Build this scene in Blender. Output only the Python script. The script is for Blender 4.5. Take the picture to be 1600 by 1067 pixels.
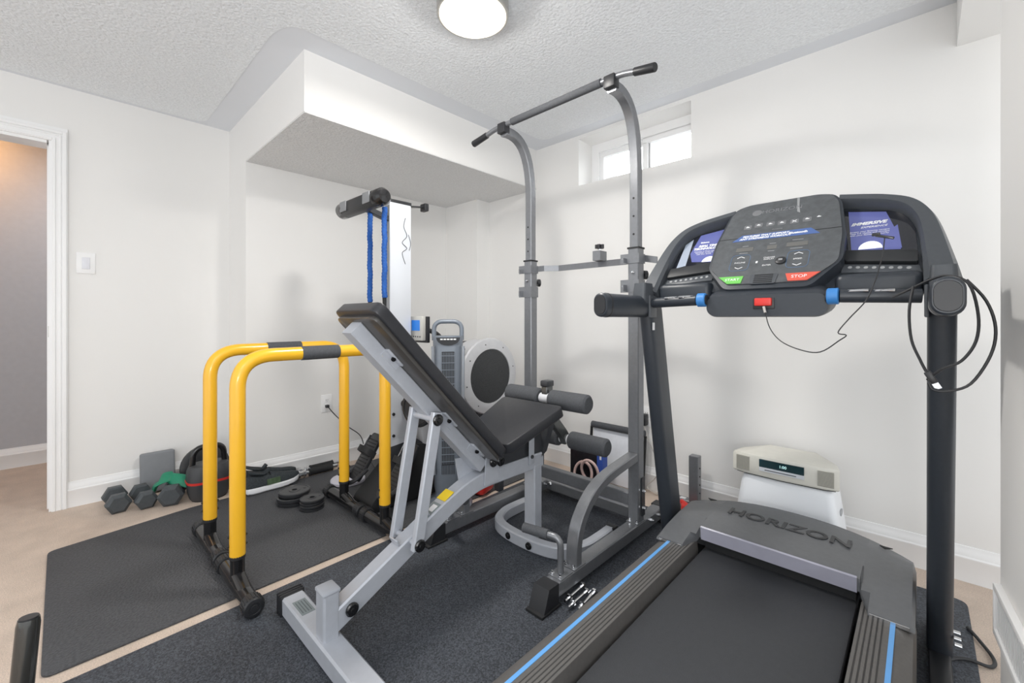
import bpy, bmesh, math, random
from mathutils import Vector, Matrix
random.seed(4)
for o in list(bpy.data.objects): bpy.data.objects.remove(o)
S = bpy.context.scene
COL = S.collection
# ------------------------------------------------------------------ camera, world, lights
cam = bpy.data.cameras.new('camera'); cam.sensor_width = 36; cam.sensor_fit = 'HORIZONTAL'
cam.lens = 36*672/1600; cam.shift_y = -35.5/1600; cam.clip_start = .02
co = bpy.data.objects.new('camera', cam); COL.objects.link(co)
co.location = (0, 0, 1.05); co.rotation_euler = (math.pi/2, 0, math.radians(43.6)); S.camera = co
W = bpy.data.worlds.new('world'); S.world = W; W.use_nodes = True
W.node_tree.nodes['Background'].inputs[0].default_value = (.95, .98, 1, 1)
W.node_tree.nodes['Background'].inputs[1].default_value = 1.25
S.view_settings.view_transform = 'Standard'; S.view_settings.look = 'None'
S.view_settings.exposure = 0.23; S.view_settings.gamma = 1; S.view_settings.use_curve_mapping = False
def light(name, kind, loc, energy, color=(1, 1, 1), size=.2, sy=None, rot=(0, 0, 0)):
    l = bpy.data.lights.new(name, kind); l.energy = energy; l.color = color
    if kind == 'AREA':
        l.size = size
        if sy: l.shape = 'RECTANGLE'; l.size_y = sy
        else: l.shape = 'DISK'
    elif kind == 'POINT': l.shadow_soft_size = size
    o = bpy.data.objects.new(name, l); COL.objects.link(o); o.location = loc; o.rotation_euler = rot
    return o
LAMP = (-1.284, 1.124)
light('ceiling_lamp_light', 'AREA', (LAMP[0], LAMP[1], 2.222), 15, (1, .97, .93), .24)
light('ceiling_lamp_glow', 'POINT', (LAMP[0], LAMP[1], 2.185), 3.5, (1, .97, .93), .04)
light('window_daylight', 'AREA', (-1.35, 3.3, 2.5), 30, (.95, .98, 1), 1.2, .6, (math.radians(-62), 0, 0))
light('fill_light_behind', 'AREA', (.8, -1.2, 2.28), 20, (1, .995, .985), 1.3, 1.3, (0, 0, 0))  # added overhead fill behind the camera, no known fixture there
light('fill_uplight', 'AREA', (.45, -.8, 1.0), 27, (1, 1, 1), .7, .7, (math.radians(152), 0, math.radians(43)))  # invented uplight behind the camera, lifts the ceiling and soffit underside
light('hall_lamp', 'POINT', (-4.38, -.50, 2.2), 5.0, (1, .48, .14), .05)
light('hall_fill', 'AREA', (-3.95, .2, 2.25), 5, (.9, .95, 1), .5, .5)  # cool fill added to the enclosed hallway to keep it neutral

# ------------------------------------------------------------------ materials
def lin(c): return tuple(((v/255)/12.92 if v/255 <= .04045 else ((v/255+.055)/1.055)**2.4) for v in c)
def mat(name, rgb, rough=.5, metal=0, noise=None, bump=None, emit=None, spec=.5, coat=0, var=.0):
    m = bpy.data.materials.new(name); m.use_nodes = True; nt = m.node_tree; b = nt.nodes['Principled BSDF']
    c = lin(rgb); b.inputs['Base Color'].default_value = (*c, 1)
    b.inputs['Roughness'].default_value = rough; b.inputs['Metallic'].default_value = metal
    b.inputs['Specular IOR Level'].default_value = spec; b.inputs['Coat Weight'].default_value = coat
    if emit: b.inputs['Emission Color'].default_value = (*lin(emit[0]), 1); b.inputs['Emission Strength'].default_value = emit[1]
    tc = nt.nodes.new('ShaderNodeTexCoord')
    if noise is None: noise = (30, .025)
    n = nt.nodes.new('ShaderNodeTexNoise'); n.inputs['Scale'].default_value = noise[0]; n.inputs['Detail'].default_value = 4
    nt.links.new(tc.outputs['Object'], n.inputs['Vector'])
    r = nt.nodes.new('ShaderNodeMapRange'); r.inputs['From Min'].default_value = .3; r.inputs['From Max'].default_value = .7
    r.inputs['To Min'].default_value = 1-noise[1]; r.inputs['To Max'].default_value = 1+noise[1]
    nt.links.new(n.outputs['Fac'], r.inputs['Value'])
    mx = nt.nodes.new('ShaderNodeVectorMath'); mx.operation = 'SCALE'; mx.inputs[0].default_value = c
    nt.links.new(r.outputs['Result'], mx.inputs['Scale']); nt.links.new(mx.outputs['Vector'], b.inputs['Base Color'])
    if bump:
        n2 = nt.nodes.new('ShaderNodeTexNoise'); n2.inputs['Scale'].default_value = bump[0]; n2.inputs['Detail'].default_value = 3
        nt.links.new(tc.outputs['Object'], n2.inputs['Vector'])
        bp = nt.nodes.new('ShaderNodeBump'); bp.inputs['Strength'].default_value = bump[1]; bp.inputs['Distance'].default_value = bump[2]
        nt.links.new(n2.outputs['Fac'], bp.inputs['Height']); nt.links.new(bp.outputs['Normal'], b.inputs['Normal'])
    return m
WALL = mat('wall_paint', (237, 236, 234), .7, noise=(2, .008))
TRIMM = mat('white_trim', (243, 243, 243), .4, noise=(5, .01))
CEIL_F = mat('ceiling_flat', (226, 229, 234), .8, noise=(3, .01))
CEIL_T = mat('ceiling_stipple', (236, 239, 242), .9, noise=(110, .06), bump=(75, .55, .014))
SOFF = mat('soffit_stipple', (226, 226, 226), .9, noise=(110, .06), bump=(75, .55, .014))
CARP = mat('beige_carpet', (222, 204, 189), .95, noise=(9, .07), bump=(400, .6, .01), spec=.1)
def add_fine(m, scale, amp):
    nt = m.node_tree; b = nt.nodes['Principled BSDF']; l = b.inputs['Base Color'].links[0].from_socket
    tc = [n for n in nt.nodes if n.type == 'TEX_COORD'][0]
    n = nt.nodes.new('ShaderNodeTexNoise'); n.inputs['Scale'].default_value = scale; n.inputs['Detail'].default_value = 2
    nt.links.new(tc.outputs['Object'], n.inputs['Vector'])
    r = nt.nodes.new('ShaderNodeMapRange'); r.inputs['From Min'].default_value = .35; r.inputs['From Max'].default_value = .7
    r.inputs['To Min'].default_value = 1-amp; r.inputs['To Max'].default_value = 1+amp
    nt.links.new(n.outputs['Fac'], r.inputs['Value'])
    v = nt.nodes.new('ShaderNodeVectorMath'); v.operation = 'SCALE'; nt.links.new(l, v.inputs[0]); nt.links.new(r.outputs['Result'], v.inputs['Scale'])
    nt.links.new(v.outputs['Vector'], b.inputs['Base Color'])
add_fine(CARP, 260, .12)
MAT1 = mat('grained_rubber', (77, 78, 81), .62, noise=(6, .05), bump=(120, .8, .008), spec=.35)
MAT2 = mat('speckled_rubber', (72, 76, 83), .62, noise=(5, .06), bump=(260, .7, .004), spec=.35)
add_fine(MAT2, 190, .55); add_fine(MAT1, 120, .2)
YEL = mat('yellow_enamel', (242, 184, 42), .28, noise=(8, .02), coat=.4)
BLKG = mat('black_gloss', (22, 22, 24), .22, coat=.3)
BLKP = mat('black_plastic', (38, 39, 42), .42)
BLKM = mat('black_matte', (28, 29, 31), .7)
FOAM = mat('grey_foam', (76, 78, 82), .85, noise=(120, .12))
VINYL = mat('black_vinyl', (42, 43, 47), .35, noise=(60, .08), bump=(300, .15, .001))
VINS = mat('vinyl_side', (36, 38, 43), .42)
VBACK = mat('pad_underside', (62, 60, 58), .3, coat=.4)
SILV = mat('silver_enamel', (182, 186, 194), .35, metal=.15, noise=(40, .03))
GUN = mat('gunmetal_enamel', (128, 130, 134), .32, metal=.5, noise=(60, .05))
GUND = mat('gunmetal_dark', (70, 72, 76), .35, metal=.4)
CHR = mat('chrome', (225, 226, 228), .12, metal=1)
TRD = mat('treadmill_shell', (48, 53, 60), .4, noise=(80, .05))
TRD2 = mat('treadmill_arch', (74, 78, 83), .38, noise=(80, .05))
HOOD = mat('hood_shell', (98, 100, 103), .42, noise=(60, .05))
HOODL = mat('hood_letter', (56, 57, 60), .35)
RAILM = mat('side_rail_grey', (94, 92, 90), .5, noise=(90, .07))
RIB = mat('rail_rib_dark', (48, 47, 47), .6)
BELT = mat('running_belt', (57, 59, 63), .6, noise=(60, .05), bump=(500, .5, .002))
BLUE = mat('blue_stripe', (100, 165, 228), .4)
BLUEK = mat('blue_cap', (60, 130, 200), .45)
LIPM = mat('hood_grey_film', (158, 158, 172), .35, noise=(12, .06))
PANEL = mat('console_film', (84, 87, 90), .33, noise=(45, .16), bump=(60, .35, .002))
ICON = mat('print_grey', (150, 152, 154), .5)
WHT = mat('print_white', (235, 236, 238), .5)
GRN = mat('start_green', (110, 190, 90), .4)
REDB = mat('stop_red', (214, 92, 76), .4)
RED = mat('red_plastic', (214, 52, 46), .4)
STRIP = mat('blue_sticker', (78, 104, 160), .45)
SCRN = mat('screen_violet', (92, 98, 152), .12, emit=((110, 118, 190), .15))
SCRD = mat('screen_dark', (30, 32, 40), .1, coat=.5)
SCRW = mat('screen_white', (225, 228, 236), .2, emit=((225, 228, 236), .5))
TRAY = mat('tray_black', (40, 42, 45), .5)
ALU = mat('rail_aluminium', (212, 216, 222), .35, metal=.1, noise=(5, .01))
RWSIL = mat('rower_silver', (204, 205, 208), .35, metal=.2)
MESH = mat('drum_mesh', (52, 54, 56), .6, noise=(200, .4))
STRAP = mat('blue_strap', (30, 84, 160), .8, noise=(90, .2), bump=(120, .8, .006))
FANG = mat('fan_grey', (122, 130, 140), .38, metal=.2)
FAND = mat('fan_dark', (40, 42, 46), .5)
LCD = mat('blue_lcd', (40, 110, 190), .3, emit=((40, 110, 190), .4))
HEXR = mat('hex_rubber', (70, 75, 79), .5, noise=(60, .08))
GREEN = mat('green_band', (26, 128, 96), .5, noise=(20, .1))
BLOCK = mat('foam_block_grey', (128, 131, 135), .75)
KBM = mat('kettlebell_grey', (60, 61, 64), .5)
IRON = mat('plate_black', (44, 45, 48), .3)
SHOEM = mat('shoe_knit', (52, 58, 62), .85, noise=(140, .35), bump=(200, .6, .002))
SHOEG = mat('shoe_green', (72, 92, 66), .8, noise=(60, .3))
SOLE = mat('shoe_sole', (232, 234, 238), .6)
RADIO = mat('radio_beige', (218, 216, 207), .45)
RADG = mat('radio_grille', (186, 184, 175), .6)
RADD = mat('radio_display', (14, 48, 54), .15, coat=.5)
RADT = mat('display_digit', (190, 225, 225), .4, emit=((180, 225, 225), .8))
STOOL = mat('white_plastic', (238, 241, 245), .4, noise=(5, .005))
PINK = mat('pink_tube', (206, 178, 172), .5)
BOXB = mat('box_blue', (52, 84, 170), .5)
BOXK = mat('box_black_print', (26, 27, 32), .35, noise=(25, .5))
BOARD = mat('white_board', (236, 239, 246), .35)
LAMPG = mat('lamp_glass', (255, 244, 225), .4, emit=((255, 240, 214), 3.2))
NICK = mat('brushed_nickel', (178, 176, 172), .35, metal=.8)
YST = mat('yellow_sticker', (245, 212, 40), .5)
GST = mat('grey_sticker', (130, 140, 142), .5)
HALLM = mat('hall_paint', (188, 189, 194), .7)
WGL = bpy.data.materials.new('window_glass'); WGL.use_nodes = True
b_ = WGL.node_tree.nodes['Principled BSDF']; b_.inputs['Transmission Weight'].default_value = 1; b_.inputs['Roughness'].default_value = .05; b_.inputs['IOR'].default_value = 1.02
CABLE = mat('cable_black', (40, 41, 44), .5)
CABW = mat('cable_light', (190, 186, 182), .5)
BROWN = mat('black_metal_tube', (72, 72, 70), .2, metal=.6, coat=.4)
SKIRT = mat('silver_disc', (206, 204, 214), .4)

# ------------------------------------------------------------------ mesh helpers (world coordinates)
def V(*a): return Vector(a)
class MB:
    def __init__(s): s.bm = bmesh.new()
    def merge(s, t, M=None):
        if M is not None: bmesh.ops.transform(t, matrix=M, verts=t.verts)
        me = bpy.data.meshes.new('t'); t.to_mesh(me); t.free(); s.bm.from_mesh(me); bpy.data.meshes.remove(me); return s
    def box(s, c, size, rot=None, bev=0, seg=2, taper=None):
        t = bmesh.new(); bmesh.ops.create_cube(t, size=1)
        for v in t.verts:
            k = 1
            if taper and v.co.z > 0: v.co.x *= taper[0]; v.co.y *= taper[1]
            v.co = Vector((v.co.x*size[0], v.co.y*size[1], v.co.z*size[2]))
        if bev: bmesh.ops.bevel(t, geom=t.edges[:], offset=bev, segments=seg, affect='EDGES', profile=.5)
        M = Matrix.Translation(c)
        if rot is not None: M = M @ (rot if isinstance(rot, Matrix) else Matrix.Rotation(rot, 4, 'Z'))
        return s.merge(t, M)
    def frame_box(s, o, U, Vv, N, c, size, bev=0, seg=2):
        R = Matrix((U, Vv, N)).transposed().to_4x4()
        return s.box(Vector(o)+U*c[0]+Vv*c[1]+N*c[2], size, R, bev, seg)
    def prism(s, pts, o, U, Vv, N, h, bev=0, seg=2, n0=0):
        t = bmesh.new(); vs = [t.verts.new((p[0], p[1], 0)) for p in pts]; f = t.faces.new(vs)
        r = bmesh.ops.extrude_face_region(t, geom=[f]); vv = [e for e in r['geom'] if isinstance(e, bmesh.types.BMVert)]
        bmesh.ops.translate(t, verts=vv, vec=(0, 0, h)); bmesh.ops.recalc_face_normals(t, faces=t.faces[:])
        if bev: bmesh.ops.bevel(t, geom=[e for e in t.edges if e.calc_length() > bev*.5], offset=bev, segments=seg, affect='EDGES', profile=.5, clamp_overlap=True)
        M = Matrix.Translation(Vector(o)+Vector(N)*n0) @ Matrix((U, Vv, N)).transposed().to_4x4()
        if Vector(U).cross(Vector(Vv)).dot(Vector(N)) < 0: bmesh.ops.reverse_faces(t, faces=t.faces[:])
        return s.merge(t, M)
    def rings(s, rings, closed=False, caps=True):
        t = bmesh.new(); L = [[t.verts.new(p) for p in r] for r in rings]; n = len(L[0]); m = len(L)
        for i in range(m if closed else m-1):
            a, b = L[i], L[(i+1) % m]
            for j in range(n): t.faces.new((a[j], a[(j+1) % n], b[(j+1) % n], b[j]))
        if caps and not closed:
            t.faces.new(L[0][::-1]); t.faces.new(L[-1])
        bmesh.ops.recalc_face_normals(t, faces=t.faces[:])
        return s.merge(t)
    def tube(s, path, r, n=12, closed=False, caps=True):
        P = [Vector(p) for p in path]; m = len(P); rr = r if isinstance(r, (list, tuple)) else [r]*m
        T = []
        for i in range(m):
            a = P[(i-1) % m] if (closed or i > 0) else P[i]; b = P[(i+1) % m] if (closed or i < m-1) else P[i]
            T.append((b-a).normalized())
        up = Vector((0, 0, 1)) if abs(T[0].z) < .9 else Vector((1, 0, 0))
        X = T[0].cross(up).normalized(); out = []
        for i in range(m):
            X = (X - T[i]*X.dot(T[i])).normalized(); Y = T[i].cross(X)
            out.append([P[i]+(X*math.cos(2*math.pi*k/n)+Y*math.sin(2*math.pi*k/n))*rr[i] for k in range(n)])
        return s.rings(out, closed, caps)
    def sweep(s, path, N, w, h, bev=.0, closed=False):
        """rectangular tube; N = constant side direction (width w), h across it"""
        P = [Vector(p) for p in path]; N = Vector(N).normalized(); m = len(P); out = []
        for i in range(m):
            a = (P[i]-P[i-1]).normalized() if i > 0 else None; b = (P[i+1]-P[i]).normalized() if i < m-1 else None
            if a is None: a = b
            if b is None: b = a
            t = (a+b).normalized(); k = 1/max(.3, t.dot(a)); Y = N.cross(t).normalized()
            q = bev
            base = [(w/2-q, h/2), (w/2, h/2-q), (w/2, -h/2+q), (w/2-q, -h/2), (-w/2+q, -h/2), (-w/2, -h/2+q), (-w/2, h/2-q), (-w/2+q, h/2)] if q else [(w/2, h/2), (w/2, -h/2), (-w/2, -h/2), (-w/2, h/2)]
            out.append([P[i]+N*x+Y*(y*k) for x, y in base])
        return s.rings(out)
    def lathe(s, prof, o, axis=(0, 0, 1), n=28, sx=1, sy=1):
        A = Vector(axis).normalized(); up = Vector((0, 0, 1)) if abs(A.z) < .9 else Vector((1, 0, 0))
        X = up.cross(A).normalized(); Y = A.cross(X); o = Vector(o)
        return s.rings([[o+A*z+(X*math.cos(2*math.pi*k/n)*sx+Y*math.sin(2*math.pi*k/n)*sy)*max(r, .0004) for k in range(n)] for r, z in prof])
def fillet(pts, r, n=8):
    P = [Vector(p) for p in pts]; out = [P[0]]
    for i in range(1, len(P)-1):
        a = (P[i-1]-P[i]); b = (P[i+1]-P[i]); rr = min(r, a.length*.49, b.length*.49); a.normalize(); b.normalize()
        for k in range(n+1):
            t = k/n; out.append((P[i]+a*rr)*(1-t)**2+P[i]*2*t*(1-t)+(P[i]+b*rr)*t*t)
    out.append(P[-1]); return out
def smooth(pts, n=6):
    P = [Vector(p) for p in pts]; out = []
    for i in range(len(P)-1):
        p0 = P[max(0, i-1)]; p1 = P[i]; p2 = P[i+1]; p3 = P[min(len(P)-1, i+2)]
        for k in range(n):
            t = k/n; out.append(.5*((2*p1)+(-p0+p2)*t+(2*p0-5*p1+4*p2-p3)*t*t+(-p0+3*p1-3*p2+p3)*t**3))
    out.append(P[-1]); return out
def rrect(w, h, r, n=5, c=(0, 0)):
    out = []
    for sx, sy, a0 in ((1, 1, 0), (-1, 1, 90), (-1, -1, 180), (1, -1, 270)):
        for k in range(n+1):
            a = math.radians(a0+90*k/n); out.append((c[0]+sx*(w/2-r)+r*math.cos(a), c[1]+sy*(h/2-r)+r*math.sin(a)))
    return out
def roundpoly(pts, r, n=4): 
    P = [Vector((p[0], p[1], 0)) for p in pts]; out = []; m = len(P)
    for i in range(m):
        a = P[i-1]-P[i]; b = P[(i+1) % m]-P[i]; rr = min(r, a.length*.45, b.length*.45); a.normalize(); b.normalize()
        for k in range(n+1):
            t = k/n; q = (P[i]+a*rr)*(1-t)**2+P[i]*2*t*(1-t)+(P[i]+b*rr)*t*t; out.append((q.x, q.y))
    return out
def finish(mb, name, material, loc=(0, 0, 0), flat=False):
    me = bpy.data.meshes.new(name); bm = mb.bm
    bmesh.ops.translate(bm, verts=bm.verts, vec=-Vector(loc)); bm.to_mesh(me); bm.free()
    me.materials.append(material)
    if not flat:
        me.shade_smooth(); me.set_sharp_from_angle(angle=math.radians(35))
    o = bpy.data.objects.new(name, me); COL.objects.link(o); return o
class Thing:
    def __init__(s, name, label, cat, loc, group=None):
        s.o = bpy.data.objects.new(name, None); COL.objects.link(s.o); s.o.location = loc; s.loc = Vector(loc); s.o.empty_display_size = .1
        s.o['label'] = label; s.o['category'] = cat
        if group: s.o['group'] = group
    def part(s, name, mb, material, parent=None, label=None, flat=False, kind=None):
        o = finish(mb, name, material, s.loc, flat); o.parent = parent or s.o
        if label: o['label'] = label
        if kind: o['kind'] = kind
        return o
def single(name, mb, material, label, cat, group=None, loc=None):
    o = finish(mb, name, material, loc or (0, 0, 0)); o.location = loc or (0, 0, 0)
    o['label'] = label; o['category'] = cat
    if group: o['group'] = group
    return o
def struct(name, mb, material, parent=None):
    o = finish(mb, name, material)
    if parent: o.parent = parent
    else: o['kind'] = 'structure'
    return o
def textmb(body, size, o, U, Vv, N, ext=.0006, align='CENTER', bold=0, shear=0, sx=1):
    c = bpy.data.curves.new('t', 'FONT'); c.body = body; c.size = size; c.extrude = ext; c.align_x = align; c.align_y = 'CENTER'; c.offset = bold; c.shear = shear; c.resolution_u = 3
    ob = bpy.data.objects.new('t', c); COL.objects.link(ob); dg = bpy.context.evaluated_depsgraph_get()
    me = bpy.data.meshes.new_from_object(ob.evaluated_get(dg)); bpy.data.objects.remove(ob)
    for v in me.vertices: v.co.x *= sx
    me.transform(Matrix.Translation(Vector(o)+Vector(N)*ext) @ Matrix((U, Vv, N)).transposed().to_4x4())
    m = MB(); m.bm.from_mesh(me); bpy.data.meshes.remove(me); return m
X_, Y_, Z_ = V(1, 0, 0), V(0, 1, 0), V(0, 0, 1)

# ------------------------------------------------------------------ room
H = 2.333; XL = -3.44; XA = -3.063; YB = 2.505; YS = .80; XS = -2.127; ZS = 2.035; XC = -2.654; YC = 2.366
struct('floor', MB().box((-1.9, .25, -.05), (6, 5.5, .1)), CARP)
struct('ceiling', MB().box((-1.9, .25, H+.05), (6, 5.5, .1)), CEIL_F)
tex = [(-3.40, -2.4), (1.0, -2.4), (1.0, 2.40), (-1.98, 2.40), (-1.98, .70), (-2.10, .655), (-3.40, .655)]
struct('trim_1', MB().prism(roundpoly(tex, .09, 5), (0, 0, H-.003), X_, Y_, Z_, .004), CEIL_T)
dy0, dy1, dz = -.86, -.034, 2.02
struct('wall_left', MB().box((XL-.06, (dy1+YS+.05)/2, H/2), (.12, YS+.05-dy1, H)).box((XL-.06, (dy0-2.5)/2, H/2), (.12, 2.5+dy0, H))
       .box((XL-.06, (dy0+dy1)/2, (dz+H)/2), (.12, dy1-dy0, H-dz)), WALL)
struct('wall_alcove', MB().box(((XL+XA)/2-.06, (YS+2.8)/2, H/2), (XA-XL+.12, 2.8-YS, H)), WALL)
struct('wall_corner', MB().box(((XA+XC)/2, (YC+2.8)/2, H/2), (XC-XA, 2.8-YC, H)), WALL)
wx0, wx1, wz0, wz1 = -1.741, -.962, 1.982, 2.308
b = MB(); yb = (YB+2.8)/2; dyb = 2.8-YB
b.box(((XC+wx0)/2, yb, H/2), (wx0-XC, dyb, H)).box(((wx1+1.0)/2, yb, H/2), (1.0-wx1, dyb, H))
b.box(((wx0+wx1)/2, yb, wz0/2), (wx1-wx0, dyb, wz0)).box(((wx0+wx1)/2, yb, (wz1+H)/2), (wx1-wx0, dyb, H-wz1))
struct('wall_back', b, WALL)
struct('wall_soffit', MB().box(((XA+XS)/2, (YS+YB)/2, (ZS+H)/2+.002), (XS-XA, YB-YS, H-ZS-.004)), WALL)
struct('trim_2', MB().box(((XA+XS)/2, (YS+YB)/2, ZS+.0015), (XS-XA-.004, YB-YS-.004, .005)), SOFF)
struct('wall_bulkhead', MB().box(((.103+1.0)/2, (YB+1.2)/2, (2.152+H)/2), (.897, YB-1.2, H-2.152)), WALL)
# right wall end close to the camera, turned a few degrees
ra = math.radians(4.3); RD = V(math.sin(ra), -math.cos(ra), 0); RN = V(-math.cos(ra), -math.sin(ra), 0); RC = V(.15, 1.70, 0)
struct('wall_right', MB().prism([(0, 0), (1.0, 0), (1.0, H), (0, H)], RC, RD, Z_, -RN, .12), WALL)
# air vent
t = Thing('air_vent', 'white metal return air vent low on the right wall', 'vent', RC+RD*.01+V(0, 0, .24))
q = MB(); fo = RC+RD*.012
for c, sz in (((.18, .352, .008), (.36, .016, .016)), ((.18, .236, .008), (.36, .016, .016)), ((.006, .294, .008), (.012, .13, .016)), ((.354, .294, .008), (.012, .13, .016))):
    q.frame_box(fo, RD, Z_, RN, c, sz, .002)
t.part('vent_frame', q, TRIMM)
t.part('backing', MB().frame_box(fo, RD, Z_, RN, (.18, .294, .002), (.35, .11, .003)), mat('vent_shadow', (150, 150, 150), .8))
for k in range(26):
    t.part('slat', MB().frame_box(fo, RD, Z_, RN, (.022+k*.0128, .294, .007), (.004, .1, .008)), TRIMM)
# baseboards: profile swept
def baseboard(name, path, N):
    """path along the wall foot, N points into the room"""
    P = [Vector(p) for p in path]; prof = [(0, 0), (.014, 0), (.014, .085), (.017, .09), (.017, .097), (.012, .102), (.010, .118), (.006, .124), (.004, .138), (0, .14)]
    t = bmesh.new(); out = []
    m = MB()
    for i, p in enumerate(P):
        n = N[i]; out.append([p+Vector(n)*a+Z_*c for a, c in prof])
    m.rings(out); return struct(name, m, TRIMM)
s2 = 1.0
baseboard('baseboard_left', [(XL, .026, 0), (XL, YS, 0)], [(1, 0, 0)]*2)
baseboard('baseboard_alcove', [(XL, YS, 0), (XA, YS, 0), (XA, YC, 0), (XC, YC, 0), (XC, YB, 0), (.9, YB, 0)],
          [(0, -1, 0), (1, -1, 0), (1, -1, 0), (1, -1, 0), (1, -1, 0), (0, -1, 0)])
# door casing and jamb
d = MB(); 
def casing(path, Nn, m):
    m.sweep(path, Nn, .012, .076)
d.box((XL+.009, dy1+.031, (dz+.076)/2), (.018, .062, dz+.076)).box((XL+.009, (dy0+dy1)/2, dz+.038), (.018, dy1-dy0, .076)).box((XL+.009, dy0-.038, (dz+.076)/2), (.018, .076, dz+.076))
cas = struct('door_1', d, TRIMM)
r = MB()
for off, w, hgt in ((.050, .016, .026), (.034, .008, .022), (.010, .012, .023)):
    r.box((XL+hgt/2, dy1+off, (dz+off+w/2)/2), (hgt, w, dz+off+w/2), bev=.002, seg=1).box((XL+hgt/2-.0004, (dy0+dy1+off)/2-w/4, dz+off), (hgt, dy1-dy0+off-w/2, w), bev=.002, seg=1)
rr = struct('casing_moulding', r, TRIMM, cas)
j = MB().box((XL-.06, dy1-.005, dz/2), (.13, .010, dz)).box((XL-.06, dy0+.008, dz/2), (.13, .016, dz)).box((XL-.0602, (dy0+dy1)/2, dz-.008), (.13, dy1-dy0-.034, .016))
j.box((XL-.07, dy1-.013, dz/2), (.035, .008, dz)); struct('jamb', j, TRIMM, cas)
struct('strike_plate', MB().box((XL-.02, dy1-.0112, .98), (.025, .003, .06)), NICK, cas)
# hallway beyond
XH = -4.64
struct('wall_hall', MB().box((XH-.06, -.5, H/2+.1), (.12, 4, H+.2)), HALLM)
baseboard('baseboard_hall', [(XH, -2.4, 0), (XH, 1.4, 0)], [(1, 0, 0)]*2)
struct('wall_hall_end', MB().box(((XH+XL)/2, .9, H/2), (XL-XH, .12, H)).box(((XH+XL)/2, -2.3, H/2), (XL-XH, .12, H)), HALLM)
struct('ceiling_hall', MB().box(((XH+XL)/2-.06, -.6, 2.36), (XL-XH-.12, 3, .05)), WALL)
# window
yw = 2.672
w = MB(); fw = .055
w.box(((wx0+wx1)/2, yw+.03, wz1-.03), (wx1-wx0, .06, .06)).box(((wx0+wx1)/2, yw+.03, wz0+.012), (wx1-wx0, .06, .024))
w.box((wx0+.03, yw+.03, (wz0+wz1)/2-.018), (.06, .06, wz1-wz0-.084)).box((wx1-.012, yw+.03, (wz0+wz1)/2-.018), (.024, .06, wz1-wz0-.084))
win = struct('window_1', w, TRIMM)
for nm, x0, x1, yy in (('window_sash', -1.69, -1.30, yw+.035), ('window_sash', -1.345, -.975, yw+.015)):
    q = MB(); z0, z1 = wz0+.02, wz1-.055
    q.box(((x0+x1)/2, yy, z1-.02), (x1-x0, .03, .04), bev=.003).box(((x0+x1)/2, yy, z0+.012), (x1-x0, .03, .024), bev=.003)
    q.box((x0+.018, yy, (z0+z1)/2-.008), (.036, .03, z1-z0-.064), bev=.002).box((x1-.018, yy, (z0+z1)/2-.008), (.036, .03, z1-z0-.064), bev=.002)
    sa = struct(nm, q, TRIMM, win)
    g = struct('pane', MB().box(((x0+x1)/2, yy, (z0+z1)/2), (x1-x0-.06, .004, z1-z0-.05)), WGL, sa)
# switch, outlets
def plate(name, label, cat, o, U, N, w, h, kind):
    t = Thing(name, label, cat, o)
    t.part('cover_plate', MB().frame_box(o, U, Z_, N, (0, 0, .003), (w, h, .006), .002), TRIMM)
    if kind == 'switch':
        for k in (0,): 
            r = t.part('rocker', MB().frame_box(o, U, Z_, N, (0, 0, .007), (.033, .066, .007), .002), mat('rocker_white', (225, 226, 232), .3))
    else:
        for dzz in (.02, -.02):
            s_ = t.part('socket', MB().prism(rrect(.03, .026, .008), Vector(o)+V(0, 0, dzz), U, Z_, N, .008), TRIMM)
            q = MB()
            for a, c, sz in ((-.006, .004, (.0015, .008, .002)), (.006, .004, (.0015, .006, .002)), (0, -.006, (.003, .003, .002))): q.frame_box(Vector(o)+V(0, 0, dzz), U, Z_, N, (a, c, .008), sz)
            t.part('slot', q, BLKM, s_)
    return t
plate('light_switch', 'white rocker light switch on the left wall beside the doorway', 'switch', V(XL, .100, 1.365), Y_, X_, .078, .118, 'switch')
plate('wall_outlet', 'white outlet on the alcove wall with a black cord plugged in', 'outlet', V(XA, 1.305, .45), Y_, X_, .076, .122, 'o')
plate('wall_outlet', 'white outlet on the back wall behind the right tower upright', 'outlet', V(-1.23, YB, .445), -X_, -Y_, .076, .122, 'o')
t = Thing('electrical_cable', 'thin black cord running down from the alcove wall outlet', 'cord', (XA+.03, 1.30, .43))
t.part('plug', MB().box((XA+.022, 1.30, .432), (.03, .022, .02), bev=.004), BLKP)
t.part('cable', MB().tube(smooth([(XA+.035, 1.30, .43), (XA+.06, 1.34, .37), (XA+.08, 1.42, .28), (XA+.12, 1.5, .20), (XA+.3, 1.45, .12), (-2.55, 1.42, .05)]), .0035, 8), CABLE)
t = Thing('power_adapter', 'small black power adapter plugged in behind the right tower upright', 'adapter', (-1.245, YB-.02, .425))
t.part('body', MB().box((-1.24, YB-.028, .43), (.045, .04, .07), bev=.005), BLKP)
t.part('cable', MB().tube(smooth([(-1.235, YB-.03, .40), (-1.21, YB-.04, .33), (-1.17, YB-.03, .24), (-1.12, YB-.04, .16), (-1.16, YB-.05, .09), (-1.2, YB-.06, .03), (-1.05, YB-.1, .008), (-.93, 2.2, .03)]), .0035, 8), CABW)
# ceiling lamp
t = Thing('ceiling_lamp', 'round flush ceiling lamp with a metal drum ring and glowing glass', 'lamp', (LAMP[0], LAMP[1], H))
t.part('drum_ring', MB().lathe([(.138, 0), (.141, -.003), (.141, -.085), (.138, -.089), (.132, -.089), (.130, -.083), (.130, 0)], (LAMP[0], LAMP[1], H-.001), n=48), NICK)
t.part('glass_diffuser', MB().lathe([(.129, -.05), (.129, -.084), (.120, -.092), (.09, -.098), (.05, -.101), (.001, -.102)], (LAMP[0], LAMP[1], H), n=48), LAMPG)

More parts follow.
